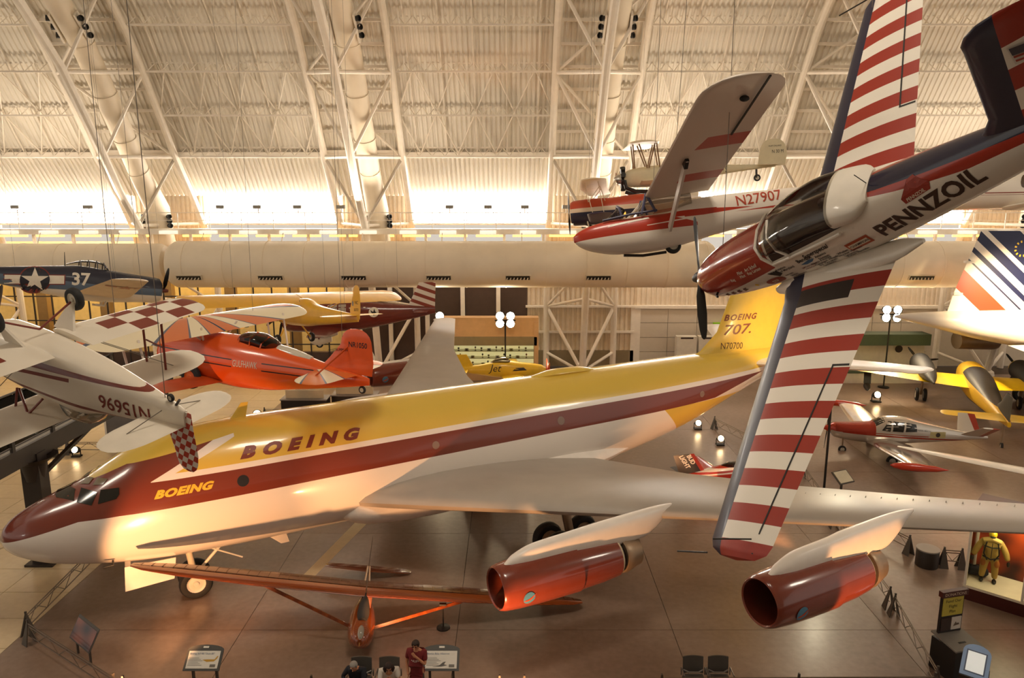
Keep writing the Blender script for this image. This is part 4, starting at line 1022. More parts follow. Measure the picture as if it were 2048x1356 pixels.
# ================================================================== yellow high-wing light plane
U = thing('yellow_light_plane', 'plain yellow high-wing light plane hanging behind the orange biplane', 'airplane', (-10.846, 34.422, 7.084), (-3.77, -4.68, -45.15))
YC = 'e6ac22'
M_CUB = mat('cub_yellow', YC, .35, coat=.25, var=.05)
uf = fuselage([(0, -.35, .1, .22), (.2, -.45, .22, .36), (.8, -.52, .3, .38), (1.3, -.55, .68, .38), (2.4, -.55, .7, .38), (3.2, -.48, .45, .33), (4.5, -.38, .28, .22), (5.8, -.26, .15, .1), (6.5, -.2, .08, .03)], 26, 4, 2.8)
uf.build('fuselage', M_CUB, U)
for s in (-1, 1):
    rb = [(s * .02, .95, 1.6, .74, .12)] + [(s * y, .95 + (.0 if k % 2 else .01), 1.6, .74 + .004 * y, .12 if k % 2 else .115) for k, y in enumerate(np.arange(.4, 4.9, .36))]
    wing(rb + rtip((s * 4.9, .95, 1.6, .77, .11), s * 5.36, 5), 12, .03, inc=16).build('wing', M_CUB, U)
    for x in (1.3, 1.9): MB().beam((1.2, s * .38, -.5), (x, s * 2.6, .72), .05, .025, (1, 0, 0)).build('wing_strut', M_CUB, U)
    wing([(s * .03, 5.6, .85, .06, .06), (s * .6, 5.65, .8, .06, .06)] + rtip((s * .7, 5.66, .79, .06, .06), s * 1.46, 5), 10, 0).build('tailplane', mat('cub_yellow_light', 'f0c860', .4), U)
    wheel(U, (1.2, s * .85, -1.15), .22, .16); MB().tube((1.1, s * .35, -.5), (1.2, s * .8, -1.15), .035).build('gear_leg', M_CUB, U)
    patch([(1.35, .15), (2.3, .2), (2.3, .6), (1.35, .6)], on_side(uf.bvh(), s, 0, 0), U, mat('dark_window', '3a342c', .15), 'cabin_window', .2)
cfin = wing([(-.1, 5.95, .66, 0, .05), (.3, 5.9, .78, 0, .05), (.9, 6.15, .52, 0, .05)] + rtip((.95, 6.16, .5, 0, .05), 1.3, 5), 10, 0, True)
cfb = cfin.bvh(); cfin.build('fin', M_CUB, U)
for s, x0, d in ((-1, 6.3, 1), (1, 6.6, -1)):
    text('NC', .2, U, M_INK, on_side(cfb, s, x0, .52, (d, 0), (0, 1)), sx=.8); text('35773', .16, U, M_INK, on_side(cfb, s, x0 - .08 * d, .24, (d, 0), (0, 1)), sx=.8)
patch([(-.05, -.1), (.05, -.1), (.07, .05), (0, .12), (-.07, .05)], on_side(cfb, -1, 6.15, .55), U, mat('emblem_grey', '8a8478', .5), 'bear_badge')
blade_mb((-.1, 0, -.05), (0, .8, .6), .9, .14).build('propeller_blade', M_DARK, U); blade_mb((-.1, 0, -.05), (0, -.8, -.6), .9, .14).build('propeller_blade', M_DARK, U)
cables(U, [(1.6, -3, .85), (1.6, 3, .85), (5.5, 0, .1)], top=26)

# ================================================================== navy fighter with star and 37
K = thing('navy_fighter', 'navy blue and white propeller fighter with white star and number 37', 'airplane', (-20.382, 42.907, 7.038), (6.11, -8.32, 218.25))
kf = fuselage([(.12, -.55, .5, .5), (.25, -.7, .68, .66), (.7, -.74, .74, .72), (1.4, -.76, .8, .74), (2.4, -.82, .9, .74), (3.2, -.84, .98, .72), (4.2, -.8, 1.08, .68), (5.2, -.66, 1.0, .58), (6.6, -.42, .85, .44), (8, -.15, .7, .3), (9.4, .08, .55, .14), (10, .2, .45, .04)], 36, 4, 2.2)
KB = kf.bvh()
def k_paint(x, y, z):
    c = mix(z > (-.34 + x * .01), 'd9cfc2', '56677c')
    c = mix(z > (.06 + (x - 3)._m('MAXIMUM', 0) * .06), c, '25283a')
    return c
kf.build('fuselage', paint('navy_livery', k_paint, .45, .1), K)
M_KW = mat('fighter_under', 'd4c0a6', .5)
def kw_paint(x, y, z): return mix(z > (-.36 + (y - .6) * .255), 'd8c4aa', '56677c')
for s in (-1, 1):
    dz = .7 if s > 0 else .2
    w0 = wing([(s * .5, 1.75, 2.75, -.42, .14), (s * 2.2, 1.85, 2.5, -.42 + dz * .28, .13), (s * 5.7, 2.05, 1.65, -.42 + dz, .11)] + rtip((s * 5.7, 2.05, 1.65, -.42 + dz, .11), s * 6.3, 4)[1:], 12, .01, sub=2)
    w = w0.build('wing', M_KW if s > 0 else mat('navy_wing', '2a2e42', .45), K)
    if s > 0:
        fn = on_top(w0.bvh(), 2.75, 4.0, (1, 0), (0, 1), -1, .02)
        patch(star(.48), fn, w, mat('faded_star', 'b5826a', .6), 'wing_star', .3)
        patch([(-.95, -.14), (-.4, -.14), (-.4, .14), (-.95, .14)], fn, w, mat('faded_star', 'b5826a', .6), 'wing_bar'); patch([(.4, -.14), (.95, -.14), (.95, .14), (.4, .14)], fn, w, mat('faded_star', 'b5826a', .6), 'wing_bar')
    wing([(s * .1, 8.4, 1.3, .45, .08), (s * 2.4, 8.7, .8, .5, .08)], 10, 0).build('tailplane', mat('navy_wing', '2a2e42', .45), K)
    MB().path([(3.0, s * .5, -.8), (3.1, s * .55, -1.05), (3.5, s * .55, -1.0)], .06).build('exhaust_scoop', mat('fighter_white', 'd9cfc2', .5), K)
wing([(.5, 8.1, 1.9, 0, .07), (2.0, 8.9, .9, 0, .07)], 10, 0, True).build('fin', mat('navy_paint', '25283a', .45), K)
MB().lathe([(.1, .001), (.12, .5), (.2, .56)], (0, 0, -.02), (1, 0, 0), 24).build('engine_face', M_DARK, K)
MB().lathe([(-.32, .001), (-.3, .09), (-.1, .13), (.12, .14)], (0, 0, 0), (1, 0, 0), 16).build('propeller_hub', mat('hub_red', '6a2a22', .4), K)
for a in (52, 172, 292): blade_mb((-.05, 0, 0), (0, math.cos(R(a)), math.sin(R(a))), 1.62, .3).build('propeller_blade', mat('black_prop', '1a1714', .4), K)
can = fuselage([(2.85, .8, 1.0, .2), (3.1, .8, 1.3, .32), (3.7, .9, 1.4, .34), (4.2, .95, 1.36, .3), (4.9, .95, 1.12, .1)], 18, 3).build('canopy', glass('canopy_glass', (.95, .93, .88), .03, .22), K)
for x, z in ((3.1, 1.32), (3.45, 1.4), (3.85, 1.42), (4.25, 1.36)): MB().path([(x, -.36, .92), (x, -.28, z - .12), (x, 0, z), (x, .28, z - .12), (x, .36, .92)], .03, 6).build('canopy_frame', mat('navy_paint', '25283a', .45), K)
MB().tube((4.95, 0, 1.0), (5.0, 0, 1.75), .03, .012).build('aerial_mast', M_BLACK, K)
for s in (-1, 1):
    d = -1 if s > 0 else 1
    f = lambda o, s=s, d=d: on_side(KB, s, 6.35, .14, (d, -.06 * d), (0, 1), o)
    rg = patch(circle(.72, 32), f(.01), K, mat('insignia_red', '7a2a22', .5), 'insignia_ring', .25)
    for u in (-1.36, .62): patch([(u, -.25), (u + .74, -.25), (u + .74, .29), (u, .29)], f(.008), rg, mat('insignia_red', '7a2a22', .5), 'bar_border', .25)
    for u in (-1.31, .6): patch([(u, -.2), (u + .71, -.2), (u + .71, .24), (u, .24)], f(.014), rg, mat('insignia_white', 'e4dccd', .5), 'insignia_bar', .25)
    patch(circle(.66, 32), f(.02), rg, mat('insignia_navy', '20222f', .5), 'insignia_disc', .25)
    patch(star(.64), f(.03), rg, mat('insignia_white', 'e4dccd', .5), 'insignia_star', .25)
    text('37', .92, K, mat('insignia_white', 'e4dccd', .5), on_side(KB, s, 4.72 if s > 0 else 3.6, .0, (d, -.04 * d), (0, 1), .012), bold=.025, sx=.95, cut=.2)
cables(K, [(2.6, 0, .9), (7.2, 0, .8), (3, 3, .2)], top=26)

# ================================================================== maroon cabin monoplane with striped fin
D = thing('maroon_monoplane', 'maroon cabin monoplane with round bird emblem and striped red and white fin', 'airplane', (-13.0, 41.6, 5.5), (0, -1.5, 4))
M_MRN = mat('maroon_gloss', '6d2a1e', .25, coat=.5)
df = fuselage([(0, -.5, .5, .5), (.3, -.65, .68, .62), (1.5, -.72, .85, .66), (2.6, -.75, 1.05, .66), (4.2, -.7, 1.02, .62), (5.6, -.5, .82, .48), (7.2, -.2, .62, .28), (8.6, .1, .45, .08)], 30, 4, 2.3)
DB = df.bvh(); df.build('fuselage', M_MRN, D)
for s in (-1, 1):
    wing([(s * .4, 1.7, 1.9, -.5, .13), (s * 4.3, 2.1, 1.2, -.2, .11)] + rtip((s * 4.3, 2.1, 1.2, -.2, .11), s * 4.9, 4)[1:], 12, .02).build('wing', M_MRN, D)
    wing([(s * .1, 7.3, 1.0, .35, .08), (s * 1.6, 7.5, .7, .4, .08)], 10, 0).build('tailplane', M_MRN, D)
    f = lambda o, s=s: on_side(DB, s, 5.15, .35, (1, 0), (0, 1), o)
    e = patch(circle(.28), f(.01), D, mat('emblem_cream', 'e8dcc4', .5), 'emblem_disc', .15)
    patch([(-.18, .14), (-.03, .02), (.04, .2), (.09, .04), (.16, -.04), (.06, -.05), (0, -.2), (-.06, -.06), (-.12, -.04)], f(.02), e, M_INK, 'emblem_bird')
    for x in (2.7, 3.2): patch([(x, .35), (x + .42, .35), (x + .42, .85), (x, .85)], on_side(DB, s, 0, 0), D, mat('pale_window', 'b5a590', .2), 'cabin_window', .2)
    patch([(2.72, .22), (3.6, .22), (3.6, .26), (2.72, .26)], on_side(DB, s, 0, 0), D, mat('emblem_cream', 'e8dcc4', .5), 'pinstripe')
    patch([(3.8, .62), (4.7, .62), (4.7, .67), (3.8, .67)], on_side(DB, s, 0, 0), D, mat('emblem_cream', 'e8dcc4', .5), 'pinstripe')
    text('FULLAIR III', .22, D, mat('emblem_cream', 'e8dcc4', .5), on_side(DB, s, .9 if s < 0 else 2.3, .5, (1 if s < 0 else -1, 0), (0, 1)), shear=.2)
    shift(fuselage([(1.6, -1.2, -.85, .08), (2.0, -1.35, -.8, .14), (2.8, -1.15, -.85, .06)], 14, 3), 0, s * 1.0, 0).build('wheel_spat', mat('emblem_cream', 'e8dcc4', .5), D)
    MB().beam((2.1, s * .9, -.5), (2.1, s * 1.0, -1.0), .3, .08, (1, 0, 0)).build('gear_leg', M_MRN, D)
    wheel(D, (2.1, s * 1.0, -1.28), .2, .12)
def dfin(x, y, z): return mix((((z * .92 + x * .36) / .42).fr()) < .45, 'e2d4c4', '8c3a2c')
wing([(.45, 7.0, 1.6, 0, .07), (1.9, 7.75, .95, 0, .07)], 10, 0, True, sub=2).build('fin', paint('striped_fin', dfin, .4, .2), D)
MB().lathe([(-.3, .001), (-.2, .12), (0, .2)], (0, 0, 0), (1, 0, 0), 16).build('spinner', M_MRN, D)
for a in (40, 220): blade_mb((-.1, 0, 0), (0, math.cos(R(a)), math.sin(R(a))), 1.2, .18).build('propeller_blade', M_DARK, D)
cables(D, [(2.5, -.4, 1.0), (6.5, 0, .7)], top=22)

# ================================================================== cream crop-dusting biplane, far behind
q = .76
Z = thing('cream_dusting_biplane', 'cream open-cockpit biplane with black engine and exhaust, hanging behind the glider wing', 'airplane', (7.035 * q, 49.8 * q, 12.5 + 1.126 * q), (-.27, -3.4, -5.1), scale=q)
M_CRD = mat('cream_fabric', 'd6c9a8', .55, var=.04)
zf = fuselage([(.3, -.55, .3, .5), (.8, -.68, .48, .55), (2.0, -.72, .62, .58), (3.5, -.65, .66, .56), (5, -.45, .55, .48), (7, -.15, .4, .32), (9, .02, .28, .14), (10, .08, .2, .05)], 26, 3, 3)
ZB = zf.bvh(); zf.build('fuselage', M_CRD, Z)
for s in (-1, 1):
    wing([(s * .02, .6, 2.0, 2.0, .07), (s * 6.2, .6, 2.0, 2.1, .07)] + rtip((s * 6.2, .6, 2.0, 2.1, .07), s * 6.9, 4)[1:], 12, .04).build('upper_wing', M_CRD, Z) if s > 0 else wing([(s * .02, .6, 2.0, 2.0, .07), (s * 2.0, .6, 1.9, 2.03, .07)], 12, .04).build('upper_wing', M_CRD, Z)
    wing([(s * .5, 1.3, 1.8, -.5, .08), (s * (5.5 if s > 0 else 2.0), 1.3, 1.7, -.3, .08)], 12, .03).build('lower_wing', M_CRD, Z)
    for xa, xb, y in ((1.0, .9, .6), (1.8, 1.3, .6), (1.9, 2.3, .6), (2.6, 2.4, .6)): MB().tube((xa, s * y, .5), (xb, s * (y + .3), 2.0), .05, n=6).build('cabane_strut', mat('brown_strut', '8a6a48', .5), Z)
    wing([(s * .05, 8.8, 1.3, .25, .06), (s * 1.6, 9.1, .9, .25, .06)], 8, 0).build('tailplane', M_CRD, Z)
zfin = wing([(.15, 8.9, 1.7, 0, .05), (.8, 8.95, 1.75, 0, .05)] + rtip((1.0, 9.0, 1.7, 0, .05), 1.85, 6), 10, 0, True); zfb = zfin.bvh(); zfin.build('fin', M_CRD, Z)
text('N 30 M', .30, Z, M_INK, on_side(zfb, -1, 9.75, .95, (1, 0), (0, 1)), sx=.8); text('HUFF DALAND', .15, Z, M_INK, on_side(zfb, -1, 9.55, 1.35, (1, 0), (0, 1)), sx=.8)
text('DUST AIRWAYS', .46, Z, M_INK, on_side(ZB, -1, 4.55, -.18, (1, .06), (0, 1)), sx=.72, cut=.2)
MB().tube((8.8, 0, 0), (8.8, 0, -.55), .07).build('tail_strut', M_DARK, Z); wheel(Z, (8.85, 0, -.55), .22, .15)
for k in range(9):
    a = R(40 * k); MB().tube((.25, .3 * math.cos(a), -.1 + .3 * math.sin(a)), (.25, .78 * math.cos(a), -.1 + .78 * math.sin(a)), .14, .17, n=10).build('cylinder', M_BLACK, Z)
MB().lathe([(-.35, .001), (-.3, .14), (-.1, .3), (.15, .36)], (0, 0, -.1), (1, 0, 0), 16).build('nose_cone', mat('polished_nose', 'c8c4ba', .2, .7), Z)
MB().path([(.3, -.75, -.2), (.4, -.75, -.7), (1.0, -.72, -.95), (2.8, -.7, -1.1)], .13).build('exhaust_pipe', M_BLACK, Z); MB().path([(.35, -.7, -.95), (1.0, -.66, -1.2), (2.5, -.66, -1.35)], .12).build('exhaust_pipe', M_BLACK, Z)
for a in (20, 200): blade_mb((-.15, 0, -.1), (0, math.cos(R(a)), math.sin(R(a))), 1.3, .22).build('propeller_blade', mat('wood_prop', '8a5a34', .4), Z)
cables(Z, [(1.6, 1.2, 2.1), (7, 0, .4)], top=27)

# ================================================================== navy and red biplane, far behind the glider nose
N_ = thing('navy_red_biplane', 'navy, orange-red and white biplane partly hidden behind the glider nose', 'airplane', (2.9, 36.8, 11.6), (-6, -5, -9))
def n_paint(x, y, z):
    c = mix(z > (-.02 + x * .0), '23243c', 'e4cfb4'); return mix(z > (.17 + x * .01), c, 'c24a2c')
M_NB = paint('navy_red_livery', n_paint, .35, .3)
nf = fuselage([(0, -.52, .52, .5), (.15, -.6, .6, .58), (1.0, -.62, .64, .6), (2.0, -.55, .62, .52), (3.2, -.42, .68, .4), (4.6, -.2, .5, .26), (6, .05, .35, .08)], 26, 4, 2.2)
nf.build('fuselage', M_NB, N_)
for s in (-1, 1):
    wing([(s * .02, .5, 1.3, 1.15, .1), (s * 3.0, .7, 1.2, 1.15, .1)] + rtip((s * 3.0, .7, 1.2, 1.15, .1), s * 3.5, 4)[1:], 10, .02).build('upper_wing', mat('cream_wing', 'e6d8c0', .45), N_)
    wing([(s * .45, .9, 1.2, -.5, .1), (s * 2.9, .95, 1.1, -.35, .1)] + rtip((s * 2.9, .95, 1.1, -.35, .1), s * 3.3, 4)[1:], 10, .02).build('lower_wing', mat('navy_wing2', '3a2c48', .45), N_)
    for xa, xb, y0, y1 in ((.9, .8, .5, .7), (1.7, 1.5, .5, .7), (1.2, .9, 2.4, 2.5), (1.7, 1.5, 2.4, 2.5), (.9, 1.5, .5, .7)): MB().beam((xa, s * y0, -.35 if y0 > 1 else .45), (xb, s * y1, 1.15), .06, .03, (1, 0, 0)).build('strut', mat('cream_strut', 'e0cdb0', .45), N_)
    shift(fuselage([(.5, -1.25, -1.05, .06), (.8, -1.42, -.95, .17), (1.6, -1.25, -1.0, .08)], 14, 3), 0, s * .8, 0).build('wheel_spat', paint('spat_paint', lambda x, y, z: mix(z > -1.14, '23243c', 'c24a2c'), .35, .3), N_)
    MB().beam((.8, s * .4, -.5), (.95, s * .8, -1.1), .14, .06, (1, 0, 0)).build('gear_leg', mat('cream_strut', 'e0cdb0', .45), N_)
MB().lathe([(-.02, .001), (0, .45), (.08, .5)], (0, 0, 0), (1, 0, 0), 20).build('engine_face', M_BLACK, N_)
for a in (80, 260): blade_mb((-.1, 0, 0), (0, math.cos(R(a)), math.sin(R(a))), 1.1, .16).build('propeller_blade', M_DARK, N_)
MB().path([(.7, -.4, -.6), (1.2, -.4, -.78), (2.0, -.4, -.74)], .05).build('exhaust_pipe', M_DARK, N_)
wing([(.3, 5.0, 1.1, 0, .07), (1.1, 5.4, .7, 0, .07)], 8, 0, True).build('fin', mat('cream_wing', 'e6d8c0', .45), N_)
cables(N_, [(1.0, -1, 1.2), (1.0, 1, 1.2)], top=27)
# ================================================================== olive biplane in front of the lit gallery
ol_ = thing('olive_biplane', 'olive biplane with yellow wings before the yellow-lit gallery, far left', 'airplane', (-24.2, 48.6, 3.7), (0, 0, 8))
M_OL = mat('olive_drab', '4a4420', .6); M_OY = mat('olive_wing_yellow', 'd89a24', .5)
fuselage([(0, -.5, .4, .42), (.3, -.6, .5, .55), (1.6, -.62, .6, .55), (3.2, -.45, .55, .42), (5, -.2, .35, .22), (6.4, .0, .2, .05)], 24, 3, 2.6).build('fuselage', M_OL, ol_)
for s in (-1, 1):
    wing([(s * .02, .7, 1.4, 1.2, .1), (s * 3.6, .8, 1.3, 1.2, .1)], 10, .02).build('upper_wing', M_OY, ol_); wing([(s * .4, 1.1, 1.3, -.5, .1), (s * 3.4, 1.2, 1.2, -.35, .1)], 10, .02).build('lower_wing', M_OY, ol_)
    for x, y in ((1.2, .5), (1.9, .5), (1.2, 2.6), (1.9, 2.6)): MB().tube((x, s * y, -.4 if y > 1 else .4), (x - .1, s * y, 1.2), .04, n=6).build('strut', M_OL, ol_)
    wing([(s * .05, 5.5, .9, .15, .07), (s * 1.4, 5.6, .7, .15, .07)], 8, 0).build('tailplane', M_OY, ol_); wheel(ol_, (1.1, s * .75, -1.2), .32, .16, hubcol='d89a24'); MB().tube((1.2, s * .4, -.5), (1.1, s * .72, -1.2), .04).build('gear_leg', M_OL, ol_)
wing([(.1, 5.5, .95, 0, .06), (1.0, 5.8, .7, 0, .06)], 8, 0, True).build('fin', M_OY, ol_)
for a in (30, 210): blade_mb((-.1, 0, 0), (0, math.cos(R(a)), math.sin(R(a))), 1.15, .18).build('propeller_blade', mat('prop_yellow', 'e0a82c', .4), ol_)
cables(ol_, [(1.4, -1, 1.25), (1.4, 1, 1.25)])
# ================================================================== varnished wooden glider resting on one wing
O = thing('wooden_glider', 'varnished brown pod-and-boom glider resting on the floor before the airliner', 'glider', (-4.206, 17.925, 0), (9.33, 8.38, 98.71))
WOOD, WD2 = '8a3f12', '5a2a12'
def wood(name, c, d, alpha=1.):
    m, nt, b = bsdf(name, .22, 0, .7)
    tc = nt.nodes.new('ShaderNodeTexCoord'); w = nt.nodes.new('ShaderNodeTexWave'); w.inputs['Scale'].default_value = 6; w.inputs['Distortion'].default_value = 5; w.inputs['Detail'].default_value = 4
    nt.links.new(tc.outputs['Object'], w.inputs[0]); rp = nt.nodes.new('ShaderNodeValToRGB'); nt.links.new(w.outputs['Fac'], rp.inputs[0])
    rp.color_ramp.elements[0].color = (*H(d), 1); rp.color_ramp.elements[1].color = (*H(c), 1); nt.links.new(rp.outputs[0], b.inputs['Base Color'])
    b.inputs['Alpha'].default_value = alpha
    return m
M_WD = wood('varnished_wood', WOOD, '6e300e'); M_WD2 = wood('dark_varnished_wood', '6a3216', WD2); M_FAB = wood('varnished_fabric', '7c4420', '5e3216', .72)
of = fuselage([(0, .58, .74, .07), (.1, .48, .84, .2), (.45, .3, 1.02, .34), (1.0, .24, 1.16, .38), (1.5, .32, 1.24, .32), (2.0, .6, 1.24, .18), (2.5, .85, 1.22, .07)], 28, 4, 2.1)
of.build('pod', M_WD, O)
fuselage([(.55, .85, 1.12, .12), (.8, .9, 1.36, .17), (1.05, .95, 1.5, .14), (1.4, 1.0, 1.5, .06)], 18, 3).build('cockpit_opening', mat('dark_cockpit', '2b1a14', .6), O)
fuselage([(.02, .62, .80, .05), (.12, .60, .92, .10), (.3, .62, 1.0, .11), (.42, .75, .98, .05)], 16, 3).build('nose_window', mat('nose_glass', '8a8478', .08, coat=.6), O)
MB().tube((-.12, 0, .62), (.04, 0, .66), .012, .02).build('pitot_tube', mat('brass', 'c09a58', .3, .8), O)
MB().beam((1.25, -.04, 1.1), (1.25, -.04, 1.45), .3, .12, (1, 0, 0)).build('wing_pedestal', M_WD2, O)
for s in (-1, 1): MB().path([(1.9, s * .05, 1.2), (3.2, s * .07, 1.12), (4.9, s * .03, 1.02)], .03, 8).build('boom_tube', mat('tan_boom', 'b08a68', .35), O)
for s in (-1, 1):
    # plywood nose skin and thin fabric behind the spar, ribs between
    LE = [(0.02, 1.16, 1.25), (3.0, 1.2, 1.2), (5.2, 1.38, .95), (6.2, 1.56, .62), (6.55, 1.74, .3)]
    sec = []
    for y, xl, ch in LE:
        z = 1.47 + y * .015; up = section(9, .12, .04); ring = [(xl + a * ch, s * y, z + b * ch) for a, b in up if a <= .42]
        sec.append(ring + [(xl + .42 * ch, s * y, z - .03 * ch)])
    n0 = min(len(r) for r in sec); w = MB().rings([r[:n0] for r in sec]).build('wing', M_WD, O)
    sec = []
    for y, xl, ch in LE:
        z = 1.47 + y * .015; sec.append([(xl + .40 * ch, s * y, z + .085 * ch), (xl + .7 * ch, s * y, z + .065 * ch), (xl + ch, s * y, z), (xl + .7 * ch, s * y, z + .005 * ch), (xl + .40 * ch, s * y, z - .02 * ch)])
    MB().rings(sec).build('wing_fabric', M_FAB, w)
    for k in range(22):
        y = .2 + k * .29; xl = np.interp(y, [e[0] for e in LE], [e[1] for e in LE]); ch = np.interp(y, [e[0] for e in LE], [e[2] for e in LE]); z = 1.475 + y * .015
        MB().prism([(xl + .38 * ch, s * y, z - .02 * ch), (xl + .38 * ch, s * y, z + .09 * ch), (xl + .72 * ch, s * y, z + .07 * ch), (xl + ch, s * y, z)], (0, .012 * s, 0)).build('rib', M_WD2, w, 0)
    MB().beam((1.05, s * .28, .62), (1.4, s * 2.85, 1.48), .09, .04, (1, 0, 0)).build('strut', M_WD, O)
    wing([(s * .02, 4.45, .62, 1.0, .06), (s * 1.0, 4.55, .5, 1.0, .06)] + rtip((s * 1.0, 4.55, .5, 1.0, .06), s * 1.42, 4)[1:], 8, 0).build('tailplane', M_WD2, O)
wing([(.75, 4.9, .6, 0, .05), (1.3, 5.1, .65, 0, .05)] + rtip((1.35, 5.12, .64, 0, .05), 1.9, 5), 8, 0, True).build('fin', M_WD2, O)
wheel(O, (1.15, 0, .30), .14, .09)
# stand under its low wing
t = thing('wing_stand', 'black round-footed stand under the right wing of the wooden glider', 'stand', (-2.02, 19.75, 0))
MB().lathe([(0, .2), (.03, .2), (.05, .04)], (0, 0, 0), (0, 0, 1), 20, (1, 1)).build('foot', M_BLACK, t); MB().tube((0, 0, .04), (0, 0, .74), .02).build('post', M_BLACK, t); MB().box((0, 0, .76), (.2, .1, .05)).build('pad', M_BLACK, t, 0)

# ================================================================== silver and red V-tail
Vt = thing('vtail_plane', 'polished silver V-tail light plane with red nose and red tip tanks on the floor', 'airplane', (15.617, 35.289, -.09), (0, 3.2, -6.67))
M_CHR = mat('polished_aluminium', 'cfc4b8', .16, .85, var=.04)
M_RD2 = mat('gloss_red', 'c2381c', .22, coat=.5)
def v_paint(x, y, z):
    c = mix((x < 2.1) & (z > 1.22), 'cfc6ba', 'a83824'); c = mix((z > 1.2) & (z < 1.27) & (x > .6), c, 'a83824'); c = mix((z > 1.32) & (z < 1.36) & (x > 1.4) & (x < 4.6), c, 'a83824')
    return c
vf = fuselage([(.12, 1.05, 1.45, .16), (.3, .85, 1.55, .38), (1.0, .75, 1.62, .52), (2.0, .7, 1.75, .6), (2.6, .72, 2.05, .6), (3.4, .78, 2.12, .58), (4.4, .92, 1.95, .48), (5.8, 1.12, 1.72, .28), (7.0, 1.3, 1.56, .12), (7.5, 1.38, 1.5, .03)], 30, 4, 2.4)
VB = vf.bvh(); vf.build('fuselage', paint('silver_livery', v_paint, .2, .4, .6), Vt)
for s in (-1, 1):
    wing([(s * .5, 1.75, 2.1, .85, .14), (s * 4.6, 1.95, 1.25, 1.25, .12), (s * 4.95, 2.0, 1.15, 1.28, .11)], 12, .02).build('wing', M_CHR, Vt)
    MB().lathe([(0, .01), (.15, .1), (.5, .17), (1.1, .18), (1.9, .12), (2.4, .01)], (1.15, s * 5.0, 1.27), (1, 0, 0), 18).build('tip_tank', M_RD2, Vt)
    a = R(33); vw = wing([(.1, 6.1, 1.15, 0, .08), (1.5, 6.55, .8, 0, .08)], 10, 0); vw.v = [(x, s * (y * math.cos(a) - z * math.sin(a)), 1.42 + y * math.sin(a) + z * math.cos(a)) for x, y, z in vw.v]
    vw.build('ruddervator', paint('vtail_paint', lambda x, y, z: mix(x > 7.0, 'cfc6ba', 'a83824'), .25, .3, .4), Vt)
    patch([(2.35, 1.5), (2.75, 1.48), (2.8, 1.95), (2.65, 1.95)], on_side(VB, s, 0, 0), Vt, M_CW, 'cabin_window', .15); patch([(2.85, 1.5), (3.35, 1.5), (3.4, 1.95), (2.88, 1.96)], on_side(VB, s, 0, 0), Vt, M_CW, 'cabin_window', .15); patch([(3.45, 1.52), (4.0, 1.56), (3.95, 1.9), (3.48, 1.94)], on_side(VB, s, 0, 0), Vt, M_CW, 'cabin_window', .15)
    wheel(Vt, (2.7, s * 1.4, .28), .26, .16); MB().tube((2.6, s * 1.4, .95), (2.7, s * 1.36, .3), .05).build('gear_leg', M_MET, Vt)
    f = on_side(VB, s, 4.65, 1.3, (1, .0), (0, 1)); e = patch([(0, 0), (.75, .02), (.75, .32), (0, .3)], f, Vt, mat('map_tan', 'a89a68', .5), 'map_emblem', .2)
    patch(circle(.11, 14, (.38, .16)), on_side(VB, s, 4.65, 1.3, (1, 0), (0, 1), .012), e, M_DARK, 'map_rose')
    text('HONOLULU', .13, Vt, M_RD2, on_side(VB, s, 3.72 if s < 0 else 4.6, 1.22, (1 if s < 0 else -1, 0), (0, 1)), sx=.9)
    text('WAIKIKI BEECH', .12, Vt, M_INK, on_side(VB, s, 3.9 if s < 0 else 4.9, 1.62, (1 if s < 0 else -1, -.06 if s < 0 else .06), (0, 1)), sx=.9)
patch([(2.1, -.45), (2.5, -.4), (2.5, .4), (2.1, .45)], on_top(VB, 0, 0, (1, 0), (0, 1)), Vt, M_CW, 'windscreen', .15)
wheel(Vt, (.85, 0, .2), .19, .12); MB().tube((.8, 0, .8), (.85, 0, .2), .04).build('nose_leg', M_MET, Vt)
MB().lathe([(-.28, .001), (-.2, .07), (0, .16), (.14, .18)], (0, 0, 1.25), (1, 0, 0), 18).build('spinner', M_RD2, Vt)
for a in (95, 275): blade_mb((0, 0, 1.25), (0, math.cos(R(a)), math.sin(R(a))), 1.1, .16).build('propeller_blade', M_BLACK, Vt)

